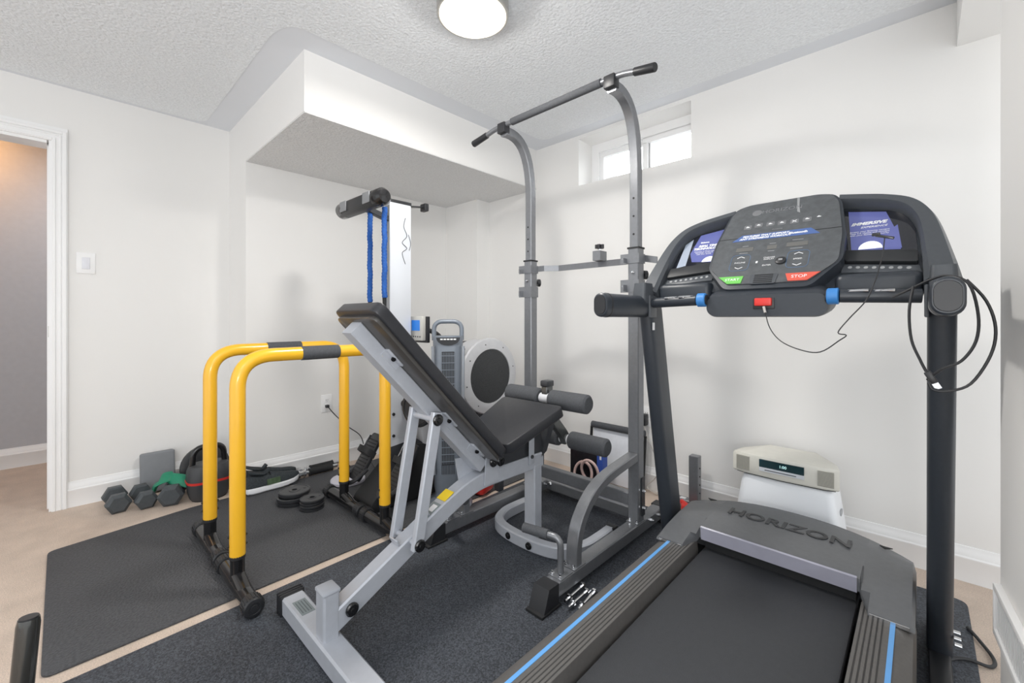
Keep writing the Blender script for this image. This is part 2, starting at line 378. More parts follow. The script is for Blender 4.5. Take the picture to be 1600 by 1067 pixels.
# ------------------------------------------------------------------ floor mats
def fmat(label, pts, m, h, r=.03):
    o = MB().prism(roundpoly(pts, r, 5), (0, 0, .0005), X_, Y_, Z_, h, bev=.003, seg=2)
    return single('exercise_mat', o, m, label, 'mat', 'black rubber floor mats')
fmat('grained dark rubber mat under the yellow dip bars, nearest the left wall', [(-2.83, -.04), (-1.848, -.04), (-1.872, 1.06), (-1.89, 2.2), (-2.945, 2.2), (-2.925, .5)], MAT1, .008)
fmat('speckled dark rubber mat under the weight bench and tower', [(-1.765, -.5), (-.80, -.5), (-.78, 2.25), (-1.86, 2.25), (-1.822, 1.05)], MAT2, .008)
fmat('dark rubber mat lying under the treadmill', [(-.775, -.5), (.128, -.5), (.122, 2.305), (-.775, 2.305)], MAT2, .008, .04)
MZ = .0085

# ------------------------------------------------------------------ dip bars
def dip(X, label, y0=.466, y1=1.088):
    t = Thing('dip_bar', label, 'exercise bar', (X, (y0+y1)/2, MZ), 'yellow dip bars')
    zt = .905
    path = fillet([(X, y0, .15), (X, y0, zt), (X, y1, zt), (X, y1, .15)], .125, 12)
    t.part('frame', MB().tube(path, .0272, 22), YEL)
    t.part('grip_sleeve', MB().lathe([(.0278, -.08), (.0295, -.078), (.0295, .078), (.0278, .08)], (X, .777, zt), (0, 1, 0), 22), FOAM)
    for yy in (y0, y1):
        lg = t.part('leg_sleeve', MB().tube([(X, yy, .045), (X, yy, .17)], .0245, 20), BLKG)
        q = MB().tube([(X, yy, .14), (X, yy, .152)], .0274, 20); t.part('sleeve_rim', q, BLKP, lg)
        f = t.part('foot_tube', MB().tube([(X-.19, yy, .043), (X+.19, yy, .043)], .029, 22), BLKG)
        # swept gusset where the leg meets the foot
        t.part('gusset', MB().rings([[V(X+dx, yy+c*.0245*sc, z+s_*.0235) for c, s_ in [(math.cos(2*math.pi*k/16), math.sin(2*math.pi*k/16)) for k in range(16)]] for dx, z, sc in ((.0, .075, 1), (.05, .062, 1), (.1, .05, 1), (.13, .044, 1))]), BLKG, lg)
        for sx in (-1, 1):
            c = V(X+sx*.19, yy, .043)
            cap = t.part('end_cap', MB().lathe([(.030, -.03), (.034, -.028), (.034, .014), (.030, .02), (.02, .0215), (.019, .0195), (.012, .0195), (.011, .0215), (.001, .0215)], c, (sx, 0, 0), 26), BLKP)
            q = MB()
            for k in range(20):
                a = 2*math.pi*k/20; q.box(c+V(-sx*.007, .0345*math.cos(a), .0345*math.sin(a)), (.036, .004, .003), Matrix.Rotation(a-math.pi/2, 4, 'X'))
            t.part('cap_ribs', q, BLKP, cap)
        for k in (0, 1):
            t.part('bolt', MB().lathe([(.006, 0), (.006, .004), (.003, .006), (.001, .006)], (X+.006, yy+.0265, .19+.035*k), (0, 1, 0), 10), BLKP)
            t.part('bolt', MB().lathe([(.006, 0), (.006, .004), (.003, .006), (.001, .006)], (X-.006, yy-.0265, .19+.035*k), (0, -1, 0), 10), BLKP)
    return t
dip(-1.889, 'yellow dip bar nearer the camera, behind the bench, black grip sleeve')
dip(-2.325, 'yellow dip bar farther from the camera, toward the alcove wall')

# ------------------------------------------------------------------ power tower
XR, XLf, YU = -.985, -1.65, 1.89
t = Thing('power_tower', 'grey metal pull-up tower with curved top and padded pull-up bar', 'power tower', ((XR+XLf)/2, YU, MZ))
for i, X in enumerate((XR, XLf)):
    s = 1 if X == XR else -1
    t.part('upright', MB().sweep([(X, YU, .088), (X, YU, 1.39)], X_, .055, .055, .004), GUN)
    up = t.part('curved_upright', MB().sweep([(X, YU, 1.36)]+[V(X, YU, 1.72)*(1-f/14)**2+V(X, YU+.005, 2.115)*2*(f/14)*(1-f/14)+V(X, 1.665, 2.068)*(f/14)**2 for f in range(15)], X_, .045, .045, .004), GUN)
    q = MB()
    for z in (1.44, 1.51, 1.58) if s < 0 else (1.45, 1.535, 1.62):
        q.lathe([(.005, 0), (.005, .0012), (.001, .0012)], (X, YU-.0226, z), (0, -1, 0), 12)
    t.part('adjustment_holes', q, BLKM, up)
    t.part('collar', MB().box((X, YU, 1.385), (.060, .060, .008)), BLKM)
    # base beam
    t.part('base_beam', MB().sweep([(X, 1.20, .062), (X, 2.165, .062)], X_, .06, .055, .004), GUN)
    for ye, sg in ((1.20, -1), (2.165, 1)):
        fc = t.part('foot_cap', MB().rings([[V(X+a*.034, ye-sg*.045+0*b, .009+b) for a, b in ((-1, .083), (1, .083), (1, .0), (-1, .0))],
                                           [V(X+a*.034, ye+sg*.012, .009+b) for a, b in ((-1, .083), (1, .083), (1, .0), (-1, .0))],
                                           [V(X+a*.036, ye+sg*(.045 if b < .05 else .014), .009+b) for a, b in ((-1, .081), (1, .081), (1, .0), (-1, .0))]]), BLKP)
        t.part('rubber_pad', MB().box((X, ye-.0, .0135), (.078, .11, .01), bev=.002), BLKM, fc)
    # flanges + bolts
    for yy in (1.30, 1.385, YU):
        fl = t.part('flange', MB().box((X, yy, .0915), (.062, .075, .004)), GUN)
        q = MB()
        for dx in (-.018, .018): q.lathe([(.008, 0), (.008, .006), (.004, .007), (.004, .014), (.001, .014)], (X+dx, yy-.028, .0935), (0, 0, 1), 6)
        t.part('bolt', q, CHR, fl)
    # arc brace
    arc = [(X, 1.385, .09), (X, 1.39, .17), (X, 1.42, .25), (X, 1.50, .325), (X, 1.62, .37), (X, YU-.03, .40)]
    t.part('arc_brace', MB().sweep(smooth(arc, 6), X_, .05, .04, .004), GUN)
    # push-up peg
    pg = t.part('push_up_handle', MB().tube(fillet([(X, 1.30, .09), (X, 1.30, .225), (X-s*.075, 1.28, .225)], .045, 8), .0125, 14), GUN)
    t.part('handle_sleeve', MB().tube([(X-s*.05, 1.287, .225), (X-s*.155, 1.265, .225)], .0185, 16), FOAM, pg)
    # side bolts and gusset plate at rear
    t.part('side_plate', MB().box((X+.031*s, YU+.012, .21), (.004, .03, .18)), GUND)
    q = MB()
    for z in (.155, .235): q.lathe([(.009, 0), (.009, .006), (.005, .007), (.005, .014), (.001, .014)], (X+.031, YU+.012, z), (1, 0, 0), 6)
    for yy in (1.99, 2.07): q.lathe([(.009, 0), (.009, .006), (.005, .007), (.005, .014), (.001, .014)], (X+.03, yy, .068), (1, 0, 0), 6)
    t.part('bolt', q, CHR)
    # J brackets
    for z, hh in ((1.335, .045), (1.205, .06)):
        br = t.part('bracket', MB().box((X, YU, z), (.062, .062, hh)).box((X-.045, YU-.028, z), (.04, .005, hh)).box((X-.034, YU-.045, z-.01), (.006, .035, hh*.5)), GUN)
        t.part('bolt', MB().lathe([(.006, 0), (.006, .005), (.001, .005)], (X-.048, YU-.031, z), (0, -1, 0), 8), CHR, br)
    t.part('bolt', MB().lathe([(.009, 0), (.008, .005), (.004, .01), (.001, .01)], (X, YU-.0285, 1.27), (0, -1, 0), 12), CHR)
    t.part('knob', MB().lathe([(.008, 0), (.008, .012), (.022, .014), (.022, .03), (.015, .034), (.001, .034)], (X+.01, YU+.0275, 1.26), (.6, .8, 0), 12), BLKP)
    # clamp block at the top bar
    t.part('bar_clamp', MB().box((X, 1.665, 2.085), (.054, .045, .055), bev=.004), BLKP)
t.part('rear_floor_beam', MB().sweep([(XLf+.03, 2.03, .062), (XR-.03, 2.03, .062)], Z_, .055, .06, .004), GUN)
t.part('rear_cross_beam', MB().sweep([(XLf+.025, YU+.01, .185), (XR-.025, YU+.01, .185)], Z_, .06, .045, .004), GUN)
t.part('bolt', MB().lathe([(.013, 0), (.013, .006), (.009, .012), (.001, .012)], (XLf+.06, 1.998, .075), (0, -1, 0), 8), CHR)
xb = t.part('cross_brace', MB().sweep([(XLf-.02, YU+.035, 1.34), (XLf+.075, YU+.035, 1.34), (XLf+.14, YU+.085, 1.34), (XR-.1, YU+.085, 1.34), (XR+.02, YU+.035, 1.34), (XR+.09, YU+.035, 1.325)], Z_, .032, .008), GUN)
t.part('sleeve_block', MB().prism([(-.032, -.025), (.032, -.025), (.032, .025), (-.032, .025)], (-1.245, YU+.06, 1.378), -Y_, Z_, X_, .045), GUN)
t.part('block_opening', MB().box((-1.246, YU+.06, 1.378), (.004, .050, .034)), BLKM)
kn = t.part('clamp_knob', MB().tube([(-1.222, YU+.06, 1.398), (-1.222, YU+.06, 1.425)], .006, 8), CHR)
q = MB()
for k in range(5): 
    a = 2*math.pi*k/5; q.tube([(-1.222+.016*math.cos(a), YU+.06+.016*math.sin(a), 1.418), (-1.222+.016*math.cos(a), YU+.06+.016*math.sin(a), 1.438)], .009, 10)
t.part('knob_head', q, BLKP, kn)
yb_, zb_ = 1.665, 2.095
pb = fillet([(-1.80, 1.66, 2.08), (-1.70, yb_, zb_+.008), (-.935, yb_, zb_+.008), (-.85, 1.66, 2.08)], .04, 6)
bar = t.part('pull_up_bar', MB().tube(pb, .0135, 16), GUN)
t.part('bar_foam', MB().tube([(-1.585, yb_, zb_+.008), (-1.035, yb_, zb_+.008)], .0185, 18), FOAM, bar)
for a, c in (((-1.775, 1.661, 2.085), (-1.88, 1.65, 2.060)), ((-.87, 1.661, 2.085), (-.775, 1.65, 2.062))):
    t.part('end_grip', MB().tube([a, V(*a).lerp(V(*c), .97), c], [.017, .0185, .0165], 18), BLKP, bar)

# ------------------------------------------------------------------ weight bench
XB = -1.325
t = Thing('weight_bench', 'silver adjustable weight bench with inclined black padding', 'weight bench', (XB, 1.1, MZ))
ft = t.part('rear_foot', MB().sweep([(-1.61, .568, .045), (-1.04, .568, .045)], Z_, .062, .072, .006), SILV)
for sx in (-1, 1):
    cc = t.part('foot_cap', MB().box((-1.325+sx*.31, .568, .044), (.055, .078, .068), bev=.008), BLKP, ft)
    q = MB()
    for k in range(3): q.box((-1.325+sx*(.295+.014*k), .568, .044), (.007, .083, .074), bev=.003)
    t.part('cap_ribs', q, BLKP, ft)
t.part('warning_label', MB().box((-1.515, .568, .0765), (.09, .042, .001)), GST, ft)
q = MB()
for k in range(4): q.box((-1.515, .554+.009*k, .0775), (.07, .0022, .0006))
t.part('label_lines', q, mat('label_line', (90, 98, 104), .5), ft)
t.part('rear_post', MB().sweep([(XB, .568, .07), (XB, .568, .215)], X_, .062, .05, .006), SILV)
t.part('post_cap', MB().box((XB, .568, .218), (.066, .056, .014), bev=.006), mat('cap_grey', (168, 172, 180), .4))
bmn = fillet([(XB, .570, .113), (XB, 1.02, .335), (XB, 1.16, .388), (XB, 1.575, .388)], .12, 8)
t.part('main_beam', MB().sweep(bmn, X_, .0600, .066, .005), SILV)
t.part('beam_cap', MB().box((XB, 1.578, .388), (.058, .012, .062), bev=.004), BLKP)
u = V(0, .42, .207).normalized(); nn = V(0, -.207, .42).normalized(); R_ = Matrix((X_, u, nn)).transposed().to_4x4()
t.part('hazard_sticker', MB().box(V(XB, 1.035, .343)+nn*.0335, (.05, .05, .0012), R_), YST, label='yellow warning sticker')
t.part('info_sticker', MB().box(V(XB, .96, .305)+nn*.0335, (.044, .085, .0012), R_), GST)
t.part('sticker_print', MB().box(V(XB+.002, .975, .3125)+nn*.0345, (.026, .03, .0008), R_), WHT)
for yy, zz in ((.80, .228), (.925, .291)):
    t.part('stop_lug', MB().box(V(XB, yy+.02, zz+.0098)+nn*.045, (.05, .006, .024), R_, bev=.002), SILV)
# front leg and U brace
t.part('front_leg', MB().sweep([(XB, 1.535, .03), (XB, 1.535, .37)], X_, .066, .055, .005), SILV)
ub = smooth([(-1.575, 1.80, .036), (-1.578, 1.70, .036), (-1.572, 1.60, .036), (-1.53, 1.515, .036), (-1.45, 1.475, .036), (-1.325, 1.463, .036), (-1.20, 1.475, .036), (-1.12, 1.515, .036), (-1.078, 1.60, .036), (-1.072, 1.70, .036), (-1.075, 1.80, .036)], 6)
ubp = t.part('u_shaped_foot', MB().sweep(ub, Z_, .055, .045, .006), SILV)
for x in (-1.575, -1.075): t.part('foot_cap', MB().box((x, 1.815, .035), (.05, .05, .055), bev=.005), BLKP, ubp)
for x, yy in ((-1.40, 1.452), (-1.27, 1.447)):
    t.part('bolt', MB().lathe([(.017, 0), (.015, .006), (.008, .007), (.007, .012), (.001, .012)], (x, yy-.006, .036), (0, -1, 0), 14), BLKG, ubp)
# backrest
du = V(0, -.689, .725); dn = V(0, .725, .689)
P0 = V(XB, 1.183, .482)    # foot of the pad, underside plane
pw = .28; pl = .80
def padbox(m, o, w, w2, l, th, bev, seg=3):
    pts = roundpoly([(-w/2, 0), (w/2, 0), (w2/2, l), (-w2/2, l)], .03, 4)
    return m.prism(pts, o, X_, du, dn, th, bev=bev, seg=seg)
t.part('backrest_pad', padbox(MB(), P0+dn*.020, pw, pw, pl, .040, .012), VINYL)
t.part('backrest_board', padbox(MB(), P0+dn*.006, pw-.02, pw-.02, pl-.02, .015, .002), VBACK)

t.part('backrest_rail', MB().sweep([P0+du*-.03-dn*.018, P0+du*.762-dn*.018], X_, .066, .05, .004), SILV)
for k, l in ((.60, .05), (.26, .05), (.06, .05)):
    pt = t.part('rail_bracket', MB().box(P0+du*k+dn*.004+V(.044, 0, 0), (.024, .08, .008), Matrix((X_, du, dn)).transposed().to_4x4(), bev=.002).box(P0+du*k-dn*.004+V(.034, 0, 0), (.004, .08, .03), Matrix((X_, du, dn)).transposed().to_4x4()), SILV)
    t.part('bolt', MB().lathe([(.009, 0), (.008, .005), (.001, .005)], P0+du*k-dn*.002+V(.048, 0, 0), (0.5, -.6, -.4), 10), BLKG, pt)
for x in (-1.393, -1.257):
    t.part('support_arm', MB().sweep([(x, .93, .715), (x, .845, .255)], X_, .022, .042, .004), SILV)
t.part('support_axle', MB().tube([(-1.40, .925, .69), (-1.25, .925, .69)], .012, 14), SILV)
t.part('support_axle', MB().tube([(-1.40, .85, .27), (-1.25, .85, .27)], .010, 14), SILV)
for p in ((-1.246, .925, .69), (-1.246, .85, .272), (-1.262, 1.215, .468), (-1.262, 1.255, .462), (-1.293, .63, .14)):
    t.part('bolt_cover', MB().lathe([(.021, 0), (.021, .005), (.017, .009), (.009, .0095), (.008, .014), (.001, .014)], p, (1, 0, 0), 16), BLKG)
t.part('hinge_plate', MB().prism([(1.19, .37), (1.27, .37), (1.275, .49), (1.20, .49)], (XB+.033, 0, 0), Y_, Z_, X_, .005), SILV)
t.part('hinge_plate', MB().prism([(1.19, .37), (1.27, .37), (1.275, .49), (1.20, .49)], (XB-.038, 0, 0), Y_, Z_, X_, .005), SILV)
t.part('hinge_tab', MB().prism([(1.115, .36), (1.19, .39), (1.2, .48), (1.09, .49)], (XB-.03, 0, 0), Y_, Z_, X_, .005), SILV)
t.part('pop_pin', MB().box((XB+.01, 1.30, .335), (.03, .03, .045), bev=.004), BLKP)
# seat
sa = math.atan2(.12, .32); su = V(0, math.cos(sa), math.sin(sa)); sn = V(0, -math.sin(sa), math.cos(sa))
SP = V(XB, 1.235, .500)
spts = roundpoly([(-.14, 0), (.14, 0), (.185, .33), (-.185, .33)], .025, 4)
t.part('seat_pad', MB().prism(spts, SP+sn*.008, X_, su, sn, .045, bev=.012, seg=3), VINYL)
t.part('seat_board', MB().prism(roundpoly([(-.13, .01), (.13, .01), (.17, .31), (-.17, .31)], .02), SP, X_, su, sn, .01), VBACK)
t.part('seat_bracket', MB().prism([(1.28, .40), (1.58, .40), (1.56, .60), (1.50, .585), (1.36, .53), (1.30, .50)], (XB-.02, 0, 0), Y_, Z_, X_, .04), GUND)
pt = t.part('adjust_plate', MB().box((XB+.034, 1.485, .455), (.006, .035, .14), bev=.002), SILV)
t.part('bolt', MB().lathe([(.009, 0), (.008, .005), (.001, .005)], (XB+.037, 1.485, .42), (1, 0, 0), 10), GUND, pt)
# leg developer
lv = t.part('leg_lever', MB().sweep(smooth([(XB, 1.64, .72), (XB, 1.645, .66), (XB, 1.68, .56), (XB, 1.77, .46), (XB, 1.79, .42)], 5), X_, .035, .05, .004), mat('lever_grey', (110, 112, 112), .25, metal=.7))
t.part('lever_cap', MB().box((XB, 1.64, .735), (.045, .055, .03), bev=.006), GUND, lv)
t.part('lever_pivot', MB().tube([(XB-.04, 1.63, .57), (XB+.04, 1.63, .57)], .02, 14), CHR, lv)
t.part('pivot_bracket', MB().prism([(1.56, .40), (1.62, .55), (1.66, .60), (1.66, .54), (1.60, .42)], (XB-.03, 0, 0), Y_, Z_, X_, .06), GUND)
for yy, zz in ((1.63, .665), (1.79, .435)):
    ax = t.part('roller_axle', MB().tube([(XB-.25, yy, zz), (XB+.245, yy, zz)], .013, 14), CHR)
    for sx in (-1, 1):
        t.part('foam_roller', MB().lathe([(.014, -.108), (.034, -.108), (.043, -.1), (.044, -.09), (.044, .09), (.043, .1), (.034, .108), (.014, .108)], (XB+sx*.14, yy, zz), (sx, 0, 0), 26), FOAM, ax)
    t.part('axle_collar', MB().tube([(XB-.028, yy, zz), (XB+.028, yy, zz)], .024, 18), mat('collar_white', (215, 216, 220), .4), ax)

# ------------------------------------------------------------------ treadmill
CX = -.38
t = Thing('treadmill', 'large dark treadmill with blue stripes and a console with two screens', 'treadmill', (CX, 1.2, MZ))
ya, yc = -.12, 1.72
def railprof(sgn):
    return [(CX+sgn*a, z) for a, z in ((.370, .03), (.370, .15), (.364, .180), (.350, .190), (.318, .197), (.249, .197), (.246, .16), (.246, .03))]
for sgn in (-1, 1):
    p = railprof(sgn)
    rl = t.part('side_rail', MB().rings([[V(a, y, z) for a, z in p] for y in (ya, 1.70)]), RAILM)
    t.part('blue_stripe', MB().box((CX+sgn*.322, (ya+1.62)/2, .1967), (.011, 1.62-ya, .003)), BLUE, rl, label='light blue stripe')
    q = MB()
    for k in range(5): q.box((CX+sgn*(.302-.011*k), (ya+1.66)/2, .1973), (.0028, 1.66-ya, .0012))
    t.part('tread_ribs', q, RIB, rl)
    q = MB()
    for k in range(5): q.box((CX+sgn*(.2965-.011*k), (ya+1.66)/2, .1975), (.0078, 1.66-ya, .0024), bev=.0008, seg=1)
    t.part('rubber_step', q, RAILM, rl)
t.part('running_belt', MB().box((CX, (ya+1.95)/2, .150), (.47, 1.95-ya, .022), bev=.008), BELT)
t.part('deck', MB().box((CX, (ya+1.9)/2, .11), (.46, 1.9-ya, .04)), BLKM)
t.part('chassis', MB().box((CX, 1.85, .085), (.6, .4, .10), bev=.01), BLKM)
# motor hood: swept from left to right as an arched bridge
def hz(f):  # f 0..1 front(user side)->far, returns (y,z)
    return f
rings = []
outline = [(-.375, 1), (-.372, 1), (-.30, 1), (-.24, 1), (-.12, 1), (0, 1), (.12, 1), (.24, 1), (.30, 1), (.372, 1), (.375, 1)]
def hood_ring(a):
    k = abs(a)/.368; sh = abs(a) > .244
    fy = 2.155-.11*k**2.2
    top = .258-.022*k**3
    if abs(a) >= .366: fy -= .02
    if not sh: ny, zl, z1, z2, m_ = 1.702, top-.045, top-.008, top-.001, 1.73
    else: ny, zl, z1, z2, m_ = (1.60 if abs(a) > .268 else 1.70-(abs(a)-.244)/.024*.10), .194, .207, .226, 1.68
    if abs(a) >= .366: z1 -= .006; z2 -= .012; top -= .02
    return [V(CX+a, ny, zl), V(CX+a, ny+.004, z1), V(CX+a, m_, z2), V(CX+a, 1.79, top), V(CX+a, 1.93, top+.004), V(CX+a, fy-.07, top-.008), V(CX+a, fy-.02, top-.05), V(CX+a, fy, .10), V(CX+a, fy, .03), V(CX+a, 1.80, .03), V(CX+a, 1.79, .18)]
for a in (-.368, -.360, -.33, -.29, -.268, -.246, -.242, -.2, -.14, -.07, 0, .07, .14, .2, .242, .246, .268, .29, .33, .360, .368): rings.append(hood_ring(a))
hd = t.part('motor_hood', MB().rings(rings), HOOD)
t.part('hood_front_lip', MB().rings([[V(CX+a, 1.694, .250), V(CX+a, 1.699, .254), V(CX+a, 1.706, .206), V(CX+a, 1.700, .202)] for a in (-.235, .235)]), LIPM, hd, label='pale grey film strip')
for sgn in (-1, 1):
    t.part('shoulder_edge', MB().box((CX+sgn*.314, 1.5985, .201), (.085, .003, .008)), CHR, hd)
    t.part('vent_notch', MB().prism([(0, 0), (.035, 0), (.015, -.018)], (CX+sgn*.29-.017, 1.99, .2505), X_, Y_, Z_, .003), BLKM, hd)
t.part('hood_lettering', textmb('HORIZON', .085, (CX+.005, 1.90, .2622), X_, Y_, Z_, .0006, bold=.002, sx=1.02), HOODL, hd)
t.part('belt_shadow_gap', MB().box((CX, 1.74, .175), (.46, .02, .03)), BLKM, hd)
# base foot frames and uprights
for sgn, xu in ((-1, -.803), (1, .040)):
    bot = V(xu, 1.895, .03); top = V(xu, 1.665, 1.09)
    rings = []
    for f in (0, .5, 1):
        c = bot.lerp(top, f); rings.append([c+V(a, b, 0) for a, b in rrect(.058, .125, .026, 6)])
    up = t.part('upright', MB().rings(rings), TRD)
    t.part('foot_frame', MB().box((xu, 1.70, .026), (.05, .70, .03), bev=.008), BLKP)
    if sgn > 0:
        q = MB()
        for k in range(3): q.tube([(xu+.03, 1.80+.035*k, .10), (xu+.045, 1.80+.035*k, .10)], .006, 10)
        t.part('bolt', q, CHR)
    # arm rest
    oval = rrect(.056, .084, .027, 6)
    rings = [[V(xu+a*k, y, 1.098+b*k) for a, b in oval] for y, k in ((1.283, .86), (1.287, .97), (1.293, 1), (1.70, 1), (1.71, .95))]
    ar = t.part('arm_rest', MB().rings(rings), TRD)
    t.part('arm_end_cap', MB().rings([[V(xu+a*k, y, 1.098+b*k) for a, b in rrect(.056, .084, .027, 6)] for y, k in ((1.2845, .80), (1.280, .76), (1.280, .5))]), BLKP, ar)
    rings = [[V(xu+a*k, y, 1.098+b*k) for a, b in oval] for y, k in ((1.315, 1.0), (1.317, 1.03), (1.325, 1.03), (1.327, 1.0))]
    t.part('cap_rim', MB().rings(rings), BLKP, ar)
    # collar where arm meets the console
    t.part('arm_collar', MB().box((xu-sgn*.030, 1.62, 1.098), (.010, .06, .088), bev=.004), TRD2, ar)
    # pulse grip
    g0 = xu-sgn*.04; g1 = CX+sgn*.205
    gp = t.part('pulse_grip', MB().tube([(g0, 1.61, 1.112), (g1, 1.585, 1.117)], .0195, 18), TRD)
    q = MB()
    for f0, f1 in ((.30, .58), (.62, .92)):
        a = V(g0, 1.61, 1.112).lerp(V(g1, 1.585, 1.117), f0); c = V(g0, 1.61, 1.112).lerp(V(g1, 1.585, 1.117), f1)
        m_ = (a+c)/2; q.box(m_+V(0, -.012, .0155), (abs(c.x-a.x), .012, .003), Matrix.Rotation(.6, 4, 'X'), bev=.001)
    t.part('pulse_sensor', q, CHR, gp)
    t.part('speed_dial', MB().lathe([(.021, -.014), (.0245, -.012), (.0245, .012), (.022, .015), (.010, .0152), (.001, .0152)], (CX+sgn*.19, 1.585, 1.117), (-sgn, 0, 0), 22), BLUEK, gp, label='blue ring control')
    t.part('dial_cap', MB().lathe([(.018, .015), (.018, .018), (.001, .018)], (CX+sgn*.19, 1.585, 1.117), (-sgn, 0, 0), 18), BLKP, gp)
# console
CO = V(CX, 1.646, 1.197); CU = X_; CV = V(0, .645, .763).normalized(); CN = V(0, -.764, .646).normalized()
def C3(u, v, n=0): return CO+CU*u+CV*v+CN*n
def flip(pts, s): return pts if s > 0 else [(-a, b) for a, b in pts][::-1]
outer = [(.10, .405), (.20, .385), (.30, .355), (.355, .325), (.392, .275), (.418, .2), (.445, .05), (.459, -.05), (.452, -.085), (.392, -.09), (.385, -.02), (.10, -.02)]
inner = [(.196, .352), (.30, .322), (.338, .298), (.366, .262), (.384, .2), (.392, .06), (.390, .02), (.20, .045)]
for s in (-1, 1):
    wg = t.part('console_wing', MB().prism(flip(outer, s), CO, CU, CV, CN, .035, bev=.006, n0=-.085), TRD)
    # raised arch frame = ring between outer and inner
    ring_o = [(.17, .395), (.24, .377), (.30, .357), (.357, .325), (.394, .275), (.42, .2), (.447, .05), (.460, -.04)]
    ring_i = [(.17, .362), (.24, .342), (.295, .322), (.333, .295), (.356, .255), (.372, .19), (.382, .05), (.384, -.04)]
    rr = []
    ring_o = [(p.x, p.y) for p in smooth([(a, b, 0) for a, b in ring_o], 5)]; ring_i = [(p.x, p.y) for p in smooth([(a, b, 0) for a, b in ring_i], 5)]
    for (a, b), (c, d_) in zip(ring_o, ring_i):
        m_ = ((a+c)/2, (b+d_)/2)
        rr.append([C3(s*a, b, -.06), C3(s*a, b, -.022), C3(s*(a*.7+m_[0]*.3), b*.7+m_[1]*.3, -.008), C3(s*(c*.7+m_[0]*.3), d_*.7+m_[1]*.3, -.008), C3(s*c, d_, -.02), C3(s*c, d_, -.06)])
    t.part('arch_frame', MB().rings(rr), TRD2, wg)
    # neck joining frame to arm
    t.part('arch_neck', MB().rings([[V(CX+s*(.422+a), 1.60+b, z) for a, b in rrect(wd, dp, .012, 4)] for z, wd, dp in ((1.08, .052, .08), (1.14, .056, .09), (1.19, .05, .07))]), TRD2, wg)
    scr = [(.183, .345), (.30, .318), (.328, .300), (.350, .268), (.366, .212), (.372, .106), (.205, .136)]
    so = t.part('screen', MB().prism(flip(scr, s), CO, CU, CV, CN, .004, n0=-.052), SCRD, wg)
    violet = [(.195, .335), (.295, .311), (.32, .22), (.335, .125), (.215, .138)] if s > 0 else [(.192, .335), (.30, .31), (.318, .20), (.30, .15), (.205, .140)]
    t.part('screen_image', MB().prism(flip(violet, s), CO, CU, CV, CN, .001, n0=-.0478), SCRN, so)
    if s > 0:
        t.part('screen_text', textmb('IMMERSIVE', .019, C3(.252, .262, -.0466), CU, CV, CN, .0003, shear=.3, bold=.0008), WHT, so)
        t.part('screen_text', textmb('EXPERIENCE', .012, C3(.266, .243, -.0466), CU, CV, CN, .0003, shear=.3), WHT, so)
        t.part('screen_text', textmb('Stream your favorite content\nTake live classes and connect\nwith your fitness community', .0085, C3(.256, .215, -.0466), CU, CV, CN, .0002), WHT, so)
        t.part('screen_picture', MB().prism([(.262+.03*math.cos(a_), .138+.035*math.sin(a_)) for a_ in [math.pi*k/10 for k in range(11)]], CO, CU, CV, CN, .0006, n0=-.0468), SCRW, so)
        t.part('screen_picture', MB().prism([(.30, .21), (.325, .24), (.337, .13), (.275, .138)], CO, CU, CV, CN, .0006, n0=-.0469), SCRN, so)
    else:
        t.part('screen_text', textmb('Enhance', .010, C3(-.272, .262, -.0466), CU, CV, CN, .0003, bold=.0006), WHT, so)
        t.part('screen_text', textmb('REAL TIME\nTECHNOLOGY', .016, C3(-.255, .232, -.0466), CU, CV, CN, .0003, bold=.0009, shear=.2), WHT, so)
        t.part('screen_text', textmb('Connect to fitness apps\nand enjoy workouts\nwith your device', .0085, C3(-.262, .2, -.0466), CU, CV, CN, .0002), WHT, so)
        t.part('screen_picture', MB().prism([(-.232+.028*math.cos(a_), .145+.03*math.sin(a_)) for a_ in [math.pi*k/10 for k in range(11)]], CO, CU, CV, CN, .0006, n0=-.0468), SCRW, so)
        t.part('screen_picture', MB().prism([(-.352, .26), (-.325, .29), (-.32, .13), (-.355, .12)], CO, CU, CV, CN, .0006, n0=-.0468), mat('screen_blur', (160, 170, 186), .3), so)
    t.part('device_tray', MB().prism(flip(roundpoly([(.200, .128), (.372, .105), (.374, .055), (.202, .078)], .008), s), CO, CU, CV, CN, .018, bev=.003, n0=-.052), TRAY, wg)
    bd = t.part('button_strip', MB().prism(flip([(.198, .072), (.376, .048), (.382, .018), (.195, .035)], s), CO, CU, CV, CN, .01, n0=-.052, bev=.002), TRD2, wg)
    q = MB()
    for k in range(8):
        q.lathe([(.0055, 0), (.0055, .0015), (.001, .0015)], C3(s*(.217+k*.0195), .0535-.0023*k, -.042), CN, 10)
    t.part('button', q, ICON, bd)
    t.part('wing_underside', MB().box((CX+s*.285, 1.70, 1.145), (.20, .10, .085), bev=.02, seg=3), TRD, wg)
cp = [(-.192, .05), (-.193, .175), (-.172, .345), (-.15, .388), (-.11, .400), (.11, .400), (.15, .388), (.172, .345), (.193, .175), (.192, .05), (.12, -.036), (-.12, -.036)]
pn = t.part('console_body', MB().prism(roundpoly([(a*1.05, b*1.0+.003 if b > 0 else b-.02) for a, b in cp], .02, 3), CO, CU, CV, CN, .085, bev=.012, n0=-.088, seg=3), TRD)
t.part('console_chin', MB().rings([[V(CX+a*k, y, z+b) for a, b in rrect(.345, hh, hh*.42, 6)] for y, k, hh, z in ((1.74, 1.05, .11, 1.118), (1.63, 1.05, .098, 1.105), (1.60, 1.04, .082, 1.097), (1.59, 1.02, .07, 1.094))]), TRD, pn)
fp = t.part('control_panel', MB().prism(roundpoly(cp, .018, 3), CO, CU, CV, CN, .004, n0=-.003), PANEL, pn)
